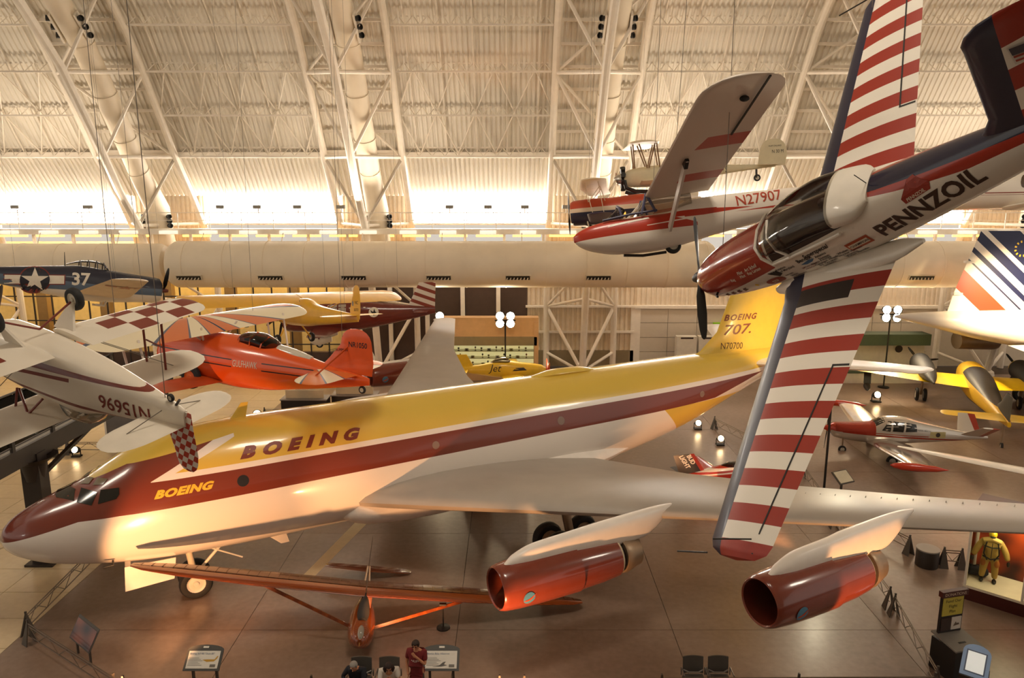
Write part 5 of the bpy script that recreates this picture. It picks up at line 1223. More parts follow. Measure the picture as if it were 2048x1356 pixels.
# ================================================================== yellow and black twin
Y_ = thing('yellow_twin', 'bright yellow twin-engined plane with black nacelles and black fin by the right wall', 'airplane', (29.0, 46.2, 0), (0, 1.0, -112))
M_YT = mat('twin_yellow', 'eec21a', .35, coat=.3); M_BT = mat('twin_black', '17120d', .65)
def y_paint(x, y, z):
    c = mix(z < (1.02 + (x - 3) * .03), 'e8b51c', '1f1a16')
    return mix((z > (2.05 - (x - 5) * .03)) & (x > 3.4), c, '1f1a16')
fuselage([(0, 1.2, 1.7, .25), (.6, .9, 2.1, .55), (2, .75, 2.5, .72), (4.5, .75, 2.55, .75), (7, .95, 2.3, .6), (10, 1.25, 1.9, .32), (12.2, 1.5, 1.75, .08)], 28, 4, 2.4).build('fuselage', paint('twin_livery', y_paint, .5, 0), Y_)
for s in (-1, 1):
    wing([(s * .5, 2.9, 2.9, 1.75, .14), (s * 2.6, 3.1, 2.5, 1.85, .13), (s * 7.4, 3.6, 1.35, 2.15, .11)] + rtip((s * 7.4, 3.6, 1.35, 2.15, .11), s * 8.0, 4)[1:], 12, .02).build('wing', M_YT, Y_)
    e = shift(fuselage([(.9, -.52, .52, .52), (1.2, -.62, .62, .6), (2.6, -.6, .66, .6), (4.4, -.35, .62, .5), (6.2, .0, .42, .28), (7.4, .15, .25, .04)], 22, 4), 0, s * 2.7, 2.05).build('engine_nacelle', M_BT, Y_)
    MB().lathe([(-.02, .36), (-.05, .48), (.0, .55), (.06, .55)], (.9, s * 2.7, 2.05), (1, 0, 0), 20).build('cowl_ring', M_YT, e); MB().lathe([(-.1, .001), (0, .2), (.1, .46)], (.9, s * 2.7, 2.05), (1, 0, 0), 16).build('engine_face', M_DARK, e)
    for a in (10, 130, 250): blade_mb((.7, s * 2.7, 2.05), (0, math.cos(R(a)), math.sin(R(a))), 1.1, .18).build('propeller_blade', M_BLACK, Y_)
    MB().lathe([(0, .01), (.2, .13), (.7, .2), (1.3, .16), (1.9, .01)], (4.2, s * 5.9, 1.15), (1, 0, 0), 16).build('wing_pod', M_BT, Y_); MB().beam((4.9, s * 5.9, 1.3), (4.6, s * 5.9, 1.95), .4, .06, (1, 0, 0)).build('pod_pylon', M_BT, Y_)
    for q in (-.22, .22): wheel(Y_, (3.0, s * 2.7 + q, .42), .4, .2)
    MB().tube((3.0, s * 2.7, .42), (3.1, s * 2.7, 1.7), .07).build('gear_leg', M_MET, Y_)
    wing([(s * .1, 10.7, 1.4, 1.75, .08), (s * 2.6, 11.1, .9, 1.8, .08)] + rtip((s * 2.6, 11.1, .9, 1.8, .08), s * 2.9, 3)[1:], 10, 0).build('tailplane', M_YT, Y_)
wing([(1.7, 9.0, 3.2, 0, .06), (2.3, 10.2, 2.0, 0, .07), (3.0, 11.1, 1.1, 0, .08)], 10, 0, True).build('fin', M_BT, Y_)
wheel(Y_, (11.3, 0, .22), .2, .12); MB().tube((11.2, 0, 1.6), (11.3, 0, .25), .05).build('tail_leg', M_MET, Y_)

# ================================================================== supersonic airliner tail
S_ = thing('supersonic_airliner', 'white supersonic airliner tail with blue stripes, red flash and ring of yellow stars', 'airplane', (21.9, 41.8, 0), (0, 0, 180))
M_SW = mat('supersonic_white', 'efe6da', .35, coat=.2, var=.03)
fuselage([(-30, 3.2, 6.1, 1.4), (-14, 3.4, 6.2, 1.4), (-9, 3.7, 6.15, 1.25), (-5, 4.35, 6.05, .95), (-2, 5.1, 5.95, .5), (-.5, 5.5, 5.85, .18), (0, 5.62, 5.74, .03)], 36, 5).build('fuselage', M_SW, S_)
def s_paint(x, y, z):
    X = x * -1 - 4.35; Zp = z - 10.55
    c = Zp + X * .89
    col = mix((c > -.67) & (c < -.02), 'f2e8da', '1f2448'); col = mix((c > .33) & (c < 1.9), col, '1f2448'); col = mix((c > -1.5) & (c < -1.16), col, '1f2448'); col = mix((c > -2.12) & (c < -2.0), col, '1f2448')
    col = mix((c > -4.15) & (c < -2.8) & (Zp > -4.55), col, 'd8452a')
    dx = X - 2.4; dz = Zp + 1.0; r = (dx * dx + dz * dz).sq(); t = (dz.at2(dx) * (12 / (2 * math.pi))).fr()
    return mix((r > .34) & (r < .46) & (t > .3) & (t < .7), col, 'e8c030')
sf = wing([(5.7, -14.5, 11.6, 0, .03), (7.0, -11.6, 8.4, 0, .04), (9.0, -8.6, 4.75, 0, .04), (10.55, -7.3, 2.95, 0, .04)], 16, 0, True, sub=2)
sf.build('fin', paint('supersonic_fin', s_paint, .35, .2), S_)
MB().box((-3.4, 0, 7.0), (.5, .3, .12)).build('rudder_jack', M_SW, S_, 0); MB().box((-3.9, 0, 8.8), (.5, .3, .12)).build('rudder_jack', M_SW, S_, 0)
for s in (-1, 1): wing([(s * 1.0, -18, 12, 4.2, .03), (s * 9, -10, 4.5, 3.9, .03)], 12, 0).build('delta_wing', M_SW, S_) if s < 0 else wing([(s * 1.0, -18, 12, 4.2, .03), (s * 7, -12, 6.0, 3.9, .03)], 12, 0).build('delta_wing', M_SW, S_)
for s in (-1, 1):
    for x in (-9.5, -20): MB().tube((x, s * 2.4, 0.25), (x, s * 2.0, 4.2), .16).build('main_leg', M_MET, S_)
    for x in (-9.5, -20): wheel(S_, (x, s * 2.4, .5), .5, .3)
shift(fuselage([(-9, -.55, .55, .6), (-8.7, -.6, .6, .65), (-6.5, -.55, .55, .6)], 24, 2), 0, -4.6, 3.4).build('engine_nozzle', M_MET, S_)

# ================================================================== white business jet
Lj = thing('business_jet', 'white business jet with thin red line hanging behind the aerobatic plane, right edge', 'airplane', (14.6, 30.6, 12.62), (0, -1.0, 6))
def l_paint(x, y, z): return mix(((z > -.13) & (z < -.09)) | ((z > -.2) & (z < -.185)), 'ece2d2', '8a2f20')
lf = fuselage([(0, -.2, .0, .06), (.5, -.5, .3, .4), (1.5, -.7, .55, .7), (2.8, -.8, .85, .8), (8, -.8, .85, .8), (11, -.4, .8, .55), (13, .1, .6, .12)], 30, 4, 2.1)
LB = lf.bvh(); lf.build('fuselage', paint('business_livery', l_paint, .3, .4), Lj)
for s in (-1, 1):
    oval2 = [(.2 * math.cos(t) + .07 * math.sin(t), .26 * math.sin(t)) for t in np.linspace(0, 2 * math.pi, 20, endpoint=False)]
    for x in (4.3, 5.5, 6.7): patch(oval2, on_side(LB, s, x + 1.75, .33), Lj, mat('smoke_window', '5c4a38', .15), 'cabin_window', .15)
    wing([(s * .4, 5.4, 2.6, -.72, .1), (s * (5.2 if s > 0 else 1.3), 6.2, 1.2, -.45, .1)], 10, 0).build('wing', mat('business_white', 'ece2d2', .3), Lj)
    shift(MB().lathe([(0, .3), (.1, .36), (1.6, .36), (2.4, .25)], (9, 0, .55), (1, 0, 0), 18), 0, s * 1.15, 0).build('engine_pod', mat('business_white', 'ece2d2', .3), Lj)
wing([(.7, 10.6, 2.2, 0, .08), (2.6, 12.2, 1.4, 0, .08)], 10, 0, True).build('fin', mat('business_white', 'ece2d2', .3), Lj)
cables(Lj, [(6, 0, .85), (10, 0, .8)], top=26)

# ================================================================== white sailplane, wing tip and tail in view
Q = thing('white_sailplane', 'white sailplane at the right edge, only its long wing and tail tip in view', 'glider', (21.6, 24.3, 0), (0, 0, -34.7 + 90 - 180 + 180))
M_SP = mat('sailplane_white', 'f0e6d8', .25, coat=.4, var=.02)
d1 = V3((15.25 - 21.6, 28.07 - 24.3, 0)); 
wing([(-1.0, -.45, 1.0, 2.35, .13), (2.5, -.42, .9, 2.42, .13), (5.2, -.35, .7, 2.5, .13), (6.9, -.22, .4, 2.55, .12), (7.35, -.1, .16, 2.56, .12)], 12, .03).build('wing', M_SP, Q)
wing([(-1.0, -.45, 1.0, 2.35, .13), (-6.5, -.3, .6, 2.5, .13)], 12, .03).build('wing', M_SP, Q)
fuselage([(-2.6, 1.1, 1.5, .1), (-2.0, .9, 2.0, .35), (-.6, .85, 2.4, .42), (1.0, 1.2, 2.35, .3), (3, 1.45, 1.95, .15), (4.6, 1.5, 1.8, .08)], 24, 4).build('fuselage', M_SP, Q)
wheel(Q, (-.3, 0, .65), .22, .14); MB().beam((-.3, 0, .1), (-.3, 0, .95), .5, .3).build('cradle', M_DARK, Q, 0); MB().box((-.3, 0, .06), (1.2, .8, .12)).build('cradle_base', M_DARK, Q, 0)
wing([(-.2, 4.0, .6, 1.8, .08), (2.6, 4.15, .3, 1.85, .08)], 10, 0).build('tailplane', M_SP, Q); wing([(-.2, 4.0, .6, 1.8, .08), (-1.6, 4.15, .3, 1.85, .08)], 10, 0).build('tailplane', M_SP, Q)

# ================================================================== tiny jet with dark lettered fin
T_ = thing('mini_jet', 'tiny red and white jet with dark BUD LIGHT fin behind the airliner wing', 'airplane', (11.1, 30.4, .12), (0, 0, 196))
def t_paint(x, y, z): 
    c = mix((z > .98) | ((z > .84) & (z < .9)), 'b8301c', 'f0e4d4'); return mix((z > 1.08), c, 'b8301c')
fuselage([(0, .55, .65, .05), (.6, .4, .85, .26), (1.4, .36, 1.05, .32), (2.2, .38, 1.15, .32), (3.0, .5, 1.05, .26), (3.9, .7, .95, .16), (4.3, .76, .9, .1)], 24, 4, 2.2).build('fuselage', paint('mini_livery', t_paint, .25, .5), T_)
fuselage([(1.0, .9, .98, .15), (1.4, .95, 1.2, .24), (1.9, 1.0, 1.24, .22), (2.4, 1.0, 1.12, .08)], 16, 3).build('canopy', glass('smoky_glass', (.35, .33, .3), .05, .55), T_)
tf = wing([(.85, 3.0, 1.25, 0, .07), (1.8, 3.65, .95, 0, .07)], 10, 0, True); tfb = tf.bvh()
tf.build('fin', paint('mini_fin', lambda x, y, z: mix(x < (3.2 + (z - .85) * .68), '1c1820', '9c2c1c'), .3, .4), T_)
for s in (-1, 1):
    wing([(s * .25, 1.9, .8, .62, .12), (s * 2.2, 2.1, .45, .75, .12)], 10, 0).build('wing', mat('mini_red', 'b8301c', .25, coat=.4), T_)
    wing([(s * .1, 3.6, .5, .85, .08), (s * 1.1, 3.8, .35, .85, .08)], 10, 0).build('tailplane', mat('mini_dark', '1c1820', .3), T_)
    wheel(T_, (2.2, s * .55, .02), .14, .1); MB().tube((2.1, s * .3, .45), (2.2, s * .52, .04), .03).build('gear_leg', M_MET, T_)
    # side louvres
    for k in range(5): MB().box((3.0 + .06 * k, s * .255, .72), (.02, .02, .14)).build('louvre', M_BLACK, T_, 0)
for s in (1, -1):
    for w, x in (('BUD', 4.02), ('LIGHT', 4.36)):
        text(w, .3, T_, mat('letter_white', 'eee6da', .4), on_side(tfb, s, x, 1.74, (-.56, -.83), (-.83, .3) if s > 0 else (-.83, .3), .01), bold=.035, sx=.82)
wheel(T_, (.7, 0, -.0), .12, .08); MB().tube((.7, 0, .42), (.7, 0, .02), .03).build('nose_leg', M_MET, T_)
MB().prism([(-.2, .0, .6), (.3, .05, .62), (.3, -.05, .62)], (0, 0, .03)).build('nose_probe', M_SP, T_)

# ================================================================== small yellow racer behind the airliner
I_ = thing('yellow_racer', 'small yellow racing plane with red propeller just showing behind the airliner back', 'airplane', (2.2, 44.9, .85), (0, 0, 183))
MB().box((2.6, 0, -.6), (4.2, 2.6, .5)).build('display_plinth', mat('plinth_grey', '8a8078', .6), I_, 0)
M_YR = mat('racer_yellow', 'e2b82a', .3, coat=.4)
rf = fuselage([(.1, .7, 1.15, .2), (.4, .55, 1.3, .36), (1.5, .45, 1.45, .42), (2.8, .5, 1.6, .4), (4.2, .7, 1.35, .25), (5.6, .95, 1.2, .06)], 24, 4, 2.2); RB = rf.bvh(); rf.build('fuselage', M_YR, I_)
for s in (-1, 1):
    wing([(s * .35, 1.5, 1.4, .7, .12), (s * 3.6, 1.7, .8, .85, .12)], 10, .02).build('wing', M_YR, I_)
    wing([(s * .1, 4.9, .7, 1.1, .08), (s * 1.2, 5.0, .5, 1.1, .08)], 10, 0).build('tailplane', M_YR, I_)
    wheel(I_, (1.5, s * .8, -.08), .22, .14); MB().tube((1.5, s * .4, .55), (1.5, s * .78, -.05), .05).build('gear_leg', M_YR, I_)
    patch([(1.3, 1.05), (2.2, 1.0), (2.0, 1.2), (1.5, 1.22)], on_side(RB, s, 0, 0), I_, M_DARK, 'exhaust_panel', .2)
text('Jet', .62, I_, M_INK, on_side(RB, 1, 3.6, .98, (-1, 0), (0, 1)), shear=.3, cut=.15)
fuselage([(2.2, 1.3, 1.45, .15), (2.6, 1.3, 1.8, .26), (3.1, 1.3, 1.75, .22), (3.6, 1.3, 1.45, .08)], 16, 3).build('canopy', glass('smoky_glass', (.35, .33, .3), .05, .55), I_)
wing([(1.1, 4.5, 1.1, 0, .07), (2.0, 5.0, .7, 0, .07)], 10, 0, True).build('fin', M_YR, I_)
MB().lathe([(-.3, .001), (-.15, .12), (.1, .22)], (0, 0, .95), (1, 0, 0), 16).build('spinner', mat('racer_red', 'c85228', .3), I_)
for a in (35, 155, 275): blade_mb((-.05, 0, .95), (0, math.cos(R(a)), math.sin(R(a))), 1.2, .18).build('propeller_blade', mat('racer_red', 'c85228', .3), I_)
wheel(I_, (5.3, 0, -.18), .12, .08); MB().tube((5.2, 0, .95), (5.3, 0, -.15), .03).build('tail_leg', M_MET, I_)
# ================================================================== raised visitor walkway on the left
wk = thing('visitor_walkway', 'dark steel raised walkway with railings on a single column, left behind the airliner nose', 'walkway', (-17.2, 23.8, 0))
M_WK = mat('walkway_bronze', '332a24', .5); M_WD = mat('walkway_deck', '9a9184', .6)
MB().box((0, 2, 4.3), (2.4, 15, .12)).build('deck', M_WD, wk, 0)
for s in (-1, 1):
    MB().box((s * 1.2, 2, 4.1), (.12, 15, .62)).build('side_beam', M_WK, wk, 0)
    MB().tube((s * 1.2, -5.5, 5.35), (s * 1.2, 9.5, 5.35), .035).build('hand_rail', M_WK, wk); MB().tube((s * 1.2, -5.5, 4.55), (s * 1.2, 9.5, 4.55), .025).build('lower_rail', M_WK, wk)
    for k in range(8): MB().box((s * 1.2, -5.4 + 2.1 * k, 4.85), (.1, .14, 1.05)).build('rail_post', M_WK, wk, 0)
    MB().box((s * 1.16, 2, 4.95), (.015, 14.9, .75)).build('glass_panel', glass('rail_glass', (.85, .85, .8), .05, .12), wk, 0)
    MB().beam((s * .9, .2, 2.9), (s * 1.1, 3.6, 3.9), .16, .12).build('knee_brace', M_WK, wk)
MB().box((1.0, 0, 2.0), (.62, .5, 4.0)).build('column', M_WK, wk, 0); MB().box((1.0, 0, .04), (.95, .9, .08)).build('base_plate', M_WK, wk, 0); MB().lathe([(3.0, .3), (3.6, .4), (3.85, .75)], (1.0, 0, 0), (0, 0, 1), 16).build('column_head', M_WK, wk)
for y in (3.3, 6.6, -3.3): MB().box((0, y, 3.95), (2.3, .16, .3)).build('cross_beam', M_WK, wk, 0)
MB().box((1.0, 9.2, 2.0), (.5, .5, 4.0)).build('column', M_WK, wk, 0)

# ================================================================== low lattice barriers
M_BR = mat('barrier_metal', '6a5a4c', .4, .5); M_BD = mat('barrier_plate', '4a423a', .5)
rod = {}
def barrier(a, b, label, h=.62, seg=1.6, col=None):
    a, b = V3(a), V3(b); L = np.linalg.norm(b - a); ang = math.degrees(math.atan2(b[1] - a[1], b[0] - a[0]))
    t = thing('lattice_barrier', label, 'barrier', (a[0], a[1], 0), (0, 0, ang), group='low barriers around the aircraft')
    for z in (h, h - .08, .24): MB().tube((0, 0, z), (L, 0, z), .018, n=6).build('rail', M_BR, t)
    n = max(2, int(L / .5))
    for k in range(n):
        x0 = L * k / n; x1 = L * (k + 1) / n
        MB().tube((x0, 0, .24 if k % 2 else h), (x1, 0, h if k % 2 else .24), .011, n=5).build('lattice_rod', M_BR, t)
    m = max(1, round(L / 4))
    for k in range(m + 1):
        x = L * k / m; MB().prism([(x - .14, .16, 0), (x + .14, .16, 0), (x + .02, .0, h + .12), (x - .02, 0, h + .12)], (0, -.03, 0)).build('end_plate', M_BD, t); MB().prism([(x - .14, -.16, 0), (x + .14, -.16, 0), (x + .02, 0, h + .12), (x - .02, 0, h + .12)], (0, .03, 0)).build('end_plate', M_BD, t)
    return t
barrier((-14.4, 24.2, 0), (-14.0, 19.4, 0), 'low lattice barrier on the tiles left of the airliner nose wheel')
barrier((-13.7, 19.0, 0), (-10.0, 16.6, 0), 'low lattice barrier beside the dark picture board, bottom left corner')
barrier((-9.4, 15.98, 0), (-.3, 16.0, 0), 'long low barrier along the bottom edge before the seated visitors', 1.0)
barrier((.3, 16.0, 0), (10.3, 16.1, 0), 'long low barrier along the bottom edge before the two empty chairs', 1.0)
barrier((10.85, 16.9, 0), (11.55, 20.4, 0), 'low lattice barrier beside the donation stand')
barrier((11.6, 20.8, 0), (12.3, 26.4, 0), 'low lattice barrier beyond the outer engine')
barrier((12.5, 27, 0), (13.6, 36, 0), 'low lattice barrier between airliner wing and silver V-tail plane')
barrier((13.1, 27.0, 0), (14.05, 24.3, 0), 'low lattice barrier running to the dark barrel')
barrier((14.75, 23.4, 0), (15.3, 23.3, 0), 'short low barrier between dark barrel and yellow suit case')
barrier((-25, 34.6, 0), (-18.6, 34.6, 0), 'low lattice barrier far behind the airliner nose')
barrier((11, 38.6, 0), (12.8, 33, 0), 'low lattice barrier under the airliner tail')
barrier((-14, 40.3, 0), (-9.5, 40.3, 0), 'low lattice barrier behind the orange biplane tail')
t = thing('barrel_post', 'short dark barrel with pale lid at the end of a barrier', 'barrel', (14.25, 23.5, 0))
MB().lathe([(0, .34), (.02, .36), (.56, .36), (.6, .34)], (0, 0, 0), (0, 0, 1), 22, (1, 1)).build('body', M_DARK, t); MB().lathe([(.6, .37), (.64, .37)], (0, 0, 0), (0, 0, 1), 22, (1, 1)).build('lid', mat('grey_lid', '8a8078', .5), t)

# ================================================================== small floor floodlights (lit)
M_LENS = mat('lit_lens', 'ffe2b0', .4, emit=25, ecol='ffd8a0', var=0)
def floor_lamp(x, y, label, yaw=0, sc=1.0):
    t = thing('floor_floodlight', label, 'floodlight', (x, y, 0), (0, 0, yaw), group='small floor floodlights', scale=sc)
    MB().box((0, 0, .03), (.4, .3, .06)).build('base', M_BLACK, t, 0)
    for s in (-1, 1): MB().beam((s * .2, 0, .05), (s * .2, 0, .36), .05, .03).build('yoke', M_BLACK, t)
    MB().lathe([(-.18, .08), (-.12, .15), (.1, .18), (.14, .18), (.14, .15)], (0, 0, .34), (0, -.9, .35), 18, (1, 0)).build('can', M_BLACK, t)
    MB().lathe([(.12, .001), (.12, .15)], (0, 0, .34), (0, -.9, .35), 18).build('lens', M_LENS, t)
floor_lamp(-22.3, 34.3, 'small lit floodlight on the tiles behind the nose, left of a pair'); floor_lamp(-21.2, 34.3, 'small lit floodlight on the tiles behind the nose, right of a pair')
floor_lamp(-14.2, 39.8, 'lit floodlight standing behind the orange biplane belly', sc=1.4)
floor_lamp(10.1, 38.6, 'lit floodlight under the yellow airliner tail'); floor_lamp(10.6, 36.0, 'lit floodlight at the barrier right of the airliner tail')
floor_lamp(-3.0, 16.95, 'floor floodlight behind the seated visitors aimed at the airliner', 180, .7)
floor_lamp(22.4, 44.0, 'lit floodlight on the floor left of the yellow twin', sc=1.3); floor_lamp(19.4, 44.4, 'lit floodlight on the floor behind the silver V-tail', sc=1.2)

# ================================================================== bright flood clusters on masts by the far wall
M_FL = mat('blazing_lens', 'fff4d8', .4, emit=90, ecol='fff0cc', var=0)
def mast(x, y, z, n, label):
    t = thing('flood_mast', label, 'floodlight', (x, y, 0), group='bright flood masts by the far wall')
    MB().lathe([(0, .35), (.06, .35), (.1, .06)], (0, 0, 0), (0, 0, 1), 18, (1, 1)).build('foot', M_BLACK, t); MB().tube((0, 0, .08), (0, 0, z), .05).build('pole', M_BLACK, t); MB().beam((-.35 * n, 0, z), (.35 * n, 0, z), .08, .08).build('cross_bar', M_BLACK, t)
    for k in range(n):
        for r in (0, 1):
            c = (-.35 * n + .35 + .7 * k, -.1, z - .2 + .52 * r)
            h = MB().lathe([(-.3, .1), (-.2, .22), (.08, .3), (.08, .26)], c, (0, -1, .05), 18, (1, 0)).build('lamp_head', M_BLACK, t); MB().lathe([(.05, .001), (.05, .27)], c, (0, -1, .05), 18).build('lens', M_FL, h)
mast(-4.8, 48.7, 4.3, 1, 'blazing two-lamp flood on a mast behind the airliner wing tip'); mast(-.45, 48.7, 4.3, 2, 'blazing four-lamp flood on a mast above the model showcase'); mast(24.6, 47.5, 4.9, 2, 'blazing four-lamp flood on a mast left of the supersonic tail')
mast(13.1, 29.3, 6.0, 1, 'flood on a mast behind the striped lower wing, aimed at the airliner fin')
spot('mast_flood', (-4.8, 48.3, 4.4), (-6, 36, 4), 500, (1, .72, .4), 120, .8, .3); spot('mast_flood', (-.45, 48.3, 4.4), (2, 36, 3), 900, (1, .72, .4), 120, .8, .3); spot('mast_flood', (24.6, 47.0, 4.9), (22, 38, 1), 900, (1, .72, .4), 120, .8, .3)

# ================================================================== back wall showcases
sc = thing('model_showcase', 'wide lit showcase of small models under the bright floods at the far wall', 'showcase', (-1.5, 49.6, 0))
MB().box((0, .3, .25), (6.4, 1.0, .5)).build('plinth', mat('tan_plinth', 'b89468', .6), sc, 0); MB().box((0, .75, 1.5), (6.4, .1, 2.1)).build('back_panel', mat('lit_cream_panel', 'f2e8c4', .6, emit=.55, ecol='f4e6b4'), sc, 0)
MB().box((0, .3, 2.75), (6.4, 1.1, .6)).build('header', mat('olive_header', '8f8260', .6), sc, 0)
for x in (-3.15, 3.15): MB().box((x, .3, 2.0), (.3, 1.1, 4.2)).build('side_post', mat('tan_post', 'd0a878', .6), sc, 0)
MB().box((0, .3, 3.7), (6.6, .9, 1.3)).build('fascia', mat('tan_post', 'd0a878', .6), sc, 0)
for z in (1.0, 1.5, 2.0): MB().box((0, .35, z), (6.0, .7, .04)).build('shelf', mat('glass_shelf', 'dcd2b0', .2), sc, 0)
MB().box((0, -.2, 1.5), (6.0, .03, 2.0)).build('glass_front', glass('case_glass', (.9, .92, .85), .03, .06), sc, 0)
random.seed(3); cols = ['5a4a30', 'b05a34', '7a6a48', '3c3a30', '9a7a4a', '6a3a28']
base_models = []
for k, (w, h) in enumerate(((.16, .22), (.3, .14), (.12, .3))):
    m = MB(); m.lathe([(0, w * .5), (.02, w * .5), (.03, w * .12), (h * .5, w * .1), (h * .55, w * .4), (h * .8, w * .5), (h, w * .1)], (0, 0, 0), (0, 0, 1), 10, (1, 1)); base_models.append([m.mesh('model', mat('model_' + c, c, .5)) for c in cols])
for r, z in enumerate((1.03, 1.53, 2.03, .52)):
    for k in range(11):
        o = bpy.data.objects.new('display_model', random.choice(base_models[(k + r) % 3])); COL.objects.link(o)
        o.location = (-1.5 - 2.6 + .5 * k + random.uniform(-.12, .12), 49.75, z); tag(o, 'small display model on a shelf of the lit showcase', 'model', 'models in the far showcase')
bt = thing('exhibit_booth', 'white exhibit booth with dark green canopy at the far wall right', 'booth', (24.2, 49.2, 0))
MB().box((0, .4, 1.6), (8.0, .15, 3.2)).build('back_panel', mat('booth_white', 'e0d6c4', .6), bt, 0); MB().box((0, -.1, 3.0), (7.6, 1.2, .75)).build('canopy', mat('dark_green_canopy', '4b5a44', .6), bt, 0); MB().box((0, -.1, .35), (8, 1.0, .7)).build('counter', mat('booth_white', 'e0d6c4', .6), bt, 0); MB().box((0, -.1, .74), (8.1, 1.1, .08)).build('counter_top', mat('dark_green_canopy', '4b5a44', .6), bt, 0)
for x, w in ((-1.3, .45), (2.2, .5)): MB().lathe([(0, .01), (0, w * .5), (.05, w * .5), (.05, .01)], (x, .27, 2.2), (0, -1, 0), 20).build('oval_plaque', M_DARK, bt)
cr = thing('red_crate', 'red box with pink top on the floor behind the airliner back', 'box', (10.0, 47.5, 0)); MB().box((0, 0, .5), (3.4, 1.2, 1.0)).build('body', mat('crate_red', '7a2a1c', .5), cr, 0); MB().box((0, 0, 1.05), (3.5, 1.3, .1)).build('lid', mat('crate_pink', 'd89a80', .5), cr, 0)
pk = thing('grey_exhibit_panel', 'tall grey exhibit panel on the tiles behind the inverted biplane tail', 'panel', (-19.2, 36.2, 0)); MB().box((0, 0, 1.4), (2.9, .12, 2.6)).build('board', mat('grey_board', '6a6460', .6), pk, 0)
for s in (-1, 1): MB().box((s * 1.5, 0, 1.4), (.1, .16, 2.8)).build('post', M_STEEL, pk, 0); MB().box((s * 1.5, 0, .04), (.2, .8, .08)).build('foot', M_BLACK, pk, 0)
for k, (x, y) in enumerate(((-12.0, 41.6), (-9.3, 42.5))):
    p = thing('dark_display_case', ('low dark display case on the tiles below the orange biplane', 'low dark display case behind the airliner starboard engine')[k], 'display case', (x, y, 0)); MB().box((0, 0, .45), (2.6, 1.0, .9)).build('body', M_DARK, p, 0); MB().box((0, 0, .94), (2.7, 1.1, .06)).build('top', mat('grey_lid', '8a8078', .5), p, 0); MB().box((0, -.2, 1.2), (2.2, .05, .5)).build('label_panel', mat('pale_label', 'c9b898', .5), p, 0)

# ================================================================== reading boards at the front barrier
def board(x, y, yaw, label, title, plane):
    t = thing('reading_board', label, 'sign', (x, y, 0), (0, 0, yaw), group='reading boards at the barrier')
    for s in (-1, 1): MB().box((s * .3, .05, .45), (.06, .06, .9)).build('leg', M_BD, t, 0)
    MB().box((0, .1, .03), (.8, .4, .05)).build('foot', M_BD, t, 0)
    a = R(40); tr = lambda u, v, o=0: (u, -.15 + v * math.cos(a) - o * math.sin(a), .72 + v * math.sin(a) + o * math.cos(a))
    arch = [(-.46, -.02), (.46, -.02), (.46, .50)] + [(.46 * math.cos(q), .50 + .12 * math.sin(q)) for q in np.linspace(.2, math.pi - .2, 9)] + [(-.46, .50)]
    MB().prism([tr(u, v) for u, v in arch], V3(tr(0, 0, .03)) - V3(tr(0, 0, 0))).build('frame', mat('board_slate', '45433f', .5), t)
    p = MB().prism([tr(u, v, .035) for u, v in ((-.40, .03), (.40, .03), (.40, .46), (-.40, .46))], V3(tr(0, 0, .008)) - V3(tr(0, 0, 0))).build('print_panel', mat('board_white', 'd8d2c6', .5), t)
    text(title, .062, p, mat('board_blue', '5b6d88', .5), lambda u, v: tr(u - .37, v + .37, .047)); MB().prism([tr(u, v, .035) for u, v in ((-.07, .53), (.07, .53), (.07, .58), (-.07, .58))], V3(tr(0, 0, .008)) - V3(tr(0, 0, 0))).build('logo_plate', mat('board_white', 'd8d2c6', .5), t)
    for k in range(6):
        w = .26 + .05 * ((k * 7) % 3); MB().prism([tr(u, v, .045) for u, v in ((-.37, .28 - .035 * k), (-.37 + w, .28 - .035 * k), (-.37 + w, .29 - .035 * k), (-.37, .29 - .035 * k))], V3(tr(0, 0, .002)) - V3(tr(0, 0, 0))).build('print_line', mat('board_ink', '8a857c', .6), p)
    col, ol = plane; patch(ol, lambda u, v: tr(u, v, .047), p, mat('print_' + col, col, .5), 'picture'); patch([(.2, .06), (.34, .06), (.34, .13), (.2, .13)], lambda u, v: tr(u, v, .047), p, mat('print_grey', '6d675c', .5), 'picture')
board(-7.85, 16.9, 0, 'black-framed reading board with small yellow aircraft picture, bottom left', 'Boeing 367-80 "Dash 80"', ('b88a20', [(-.02, .24), (.1, .19), (.28, .2), (.34, .26), (.37, .33), (.34, .33), (.29, .25), (.1, .25)]))
board(-1.8, 16.9, 0, 'black-framed reading board with grey glider picture, right of the man in red', 'Bowlus Baby Albatross', ('55514a', [(-.22, .07), (-.05, .1), (.05, .18), (.12, .2), (.08, .13), (.16, .11), (.02, .08)]))
pb = thing('dark_picture_board', 'tilted dark picture board on the concrete, bottom left', 'sign', (-11.8, 18.2, 0), (0, 0, -38))
for s in (-1, 1): MB().box((s * .4, .1, .3), (.05, .05, .6)).build('leg', M_BD, pb, 0)
pa = lambda u, v: (u, v * .5, .45 + v * .87)
MB().prism([pa(-.62, 0), pa(.62, 0), pa(.62, .62), pa(-.62, .62)], (0, .03, .02)).build('frame', M_BD, pb)
def pic(x, y, z):
    k = ((x * 7 + z * 5).sin() + (z * 13 - x * 4).sin()) * .25 + .5; return mix(k, '2c2430', '8a4a38')
patch([(-.58, .04), (.58, .04), (.58, .58), (-.58, .58)], lambda u, v: (pa(u, v)[0], pa(u, v)[1] - .012, pa(u, v)[2]), pb, paint('dark_picture', pic, .4), 'picture')

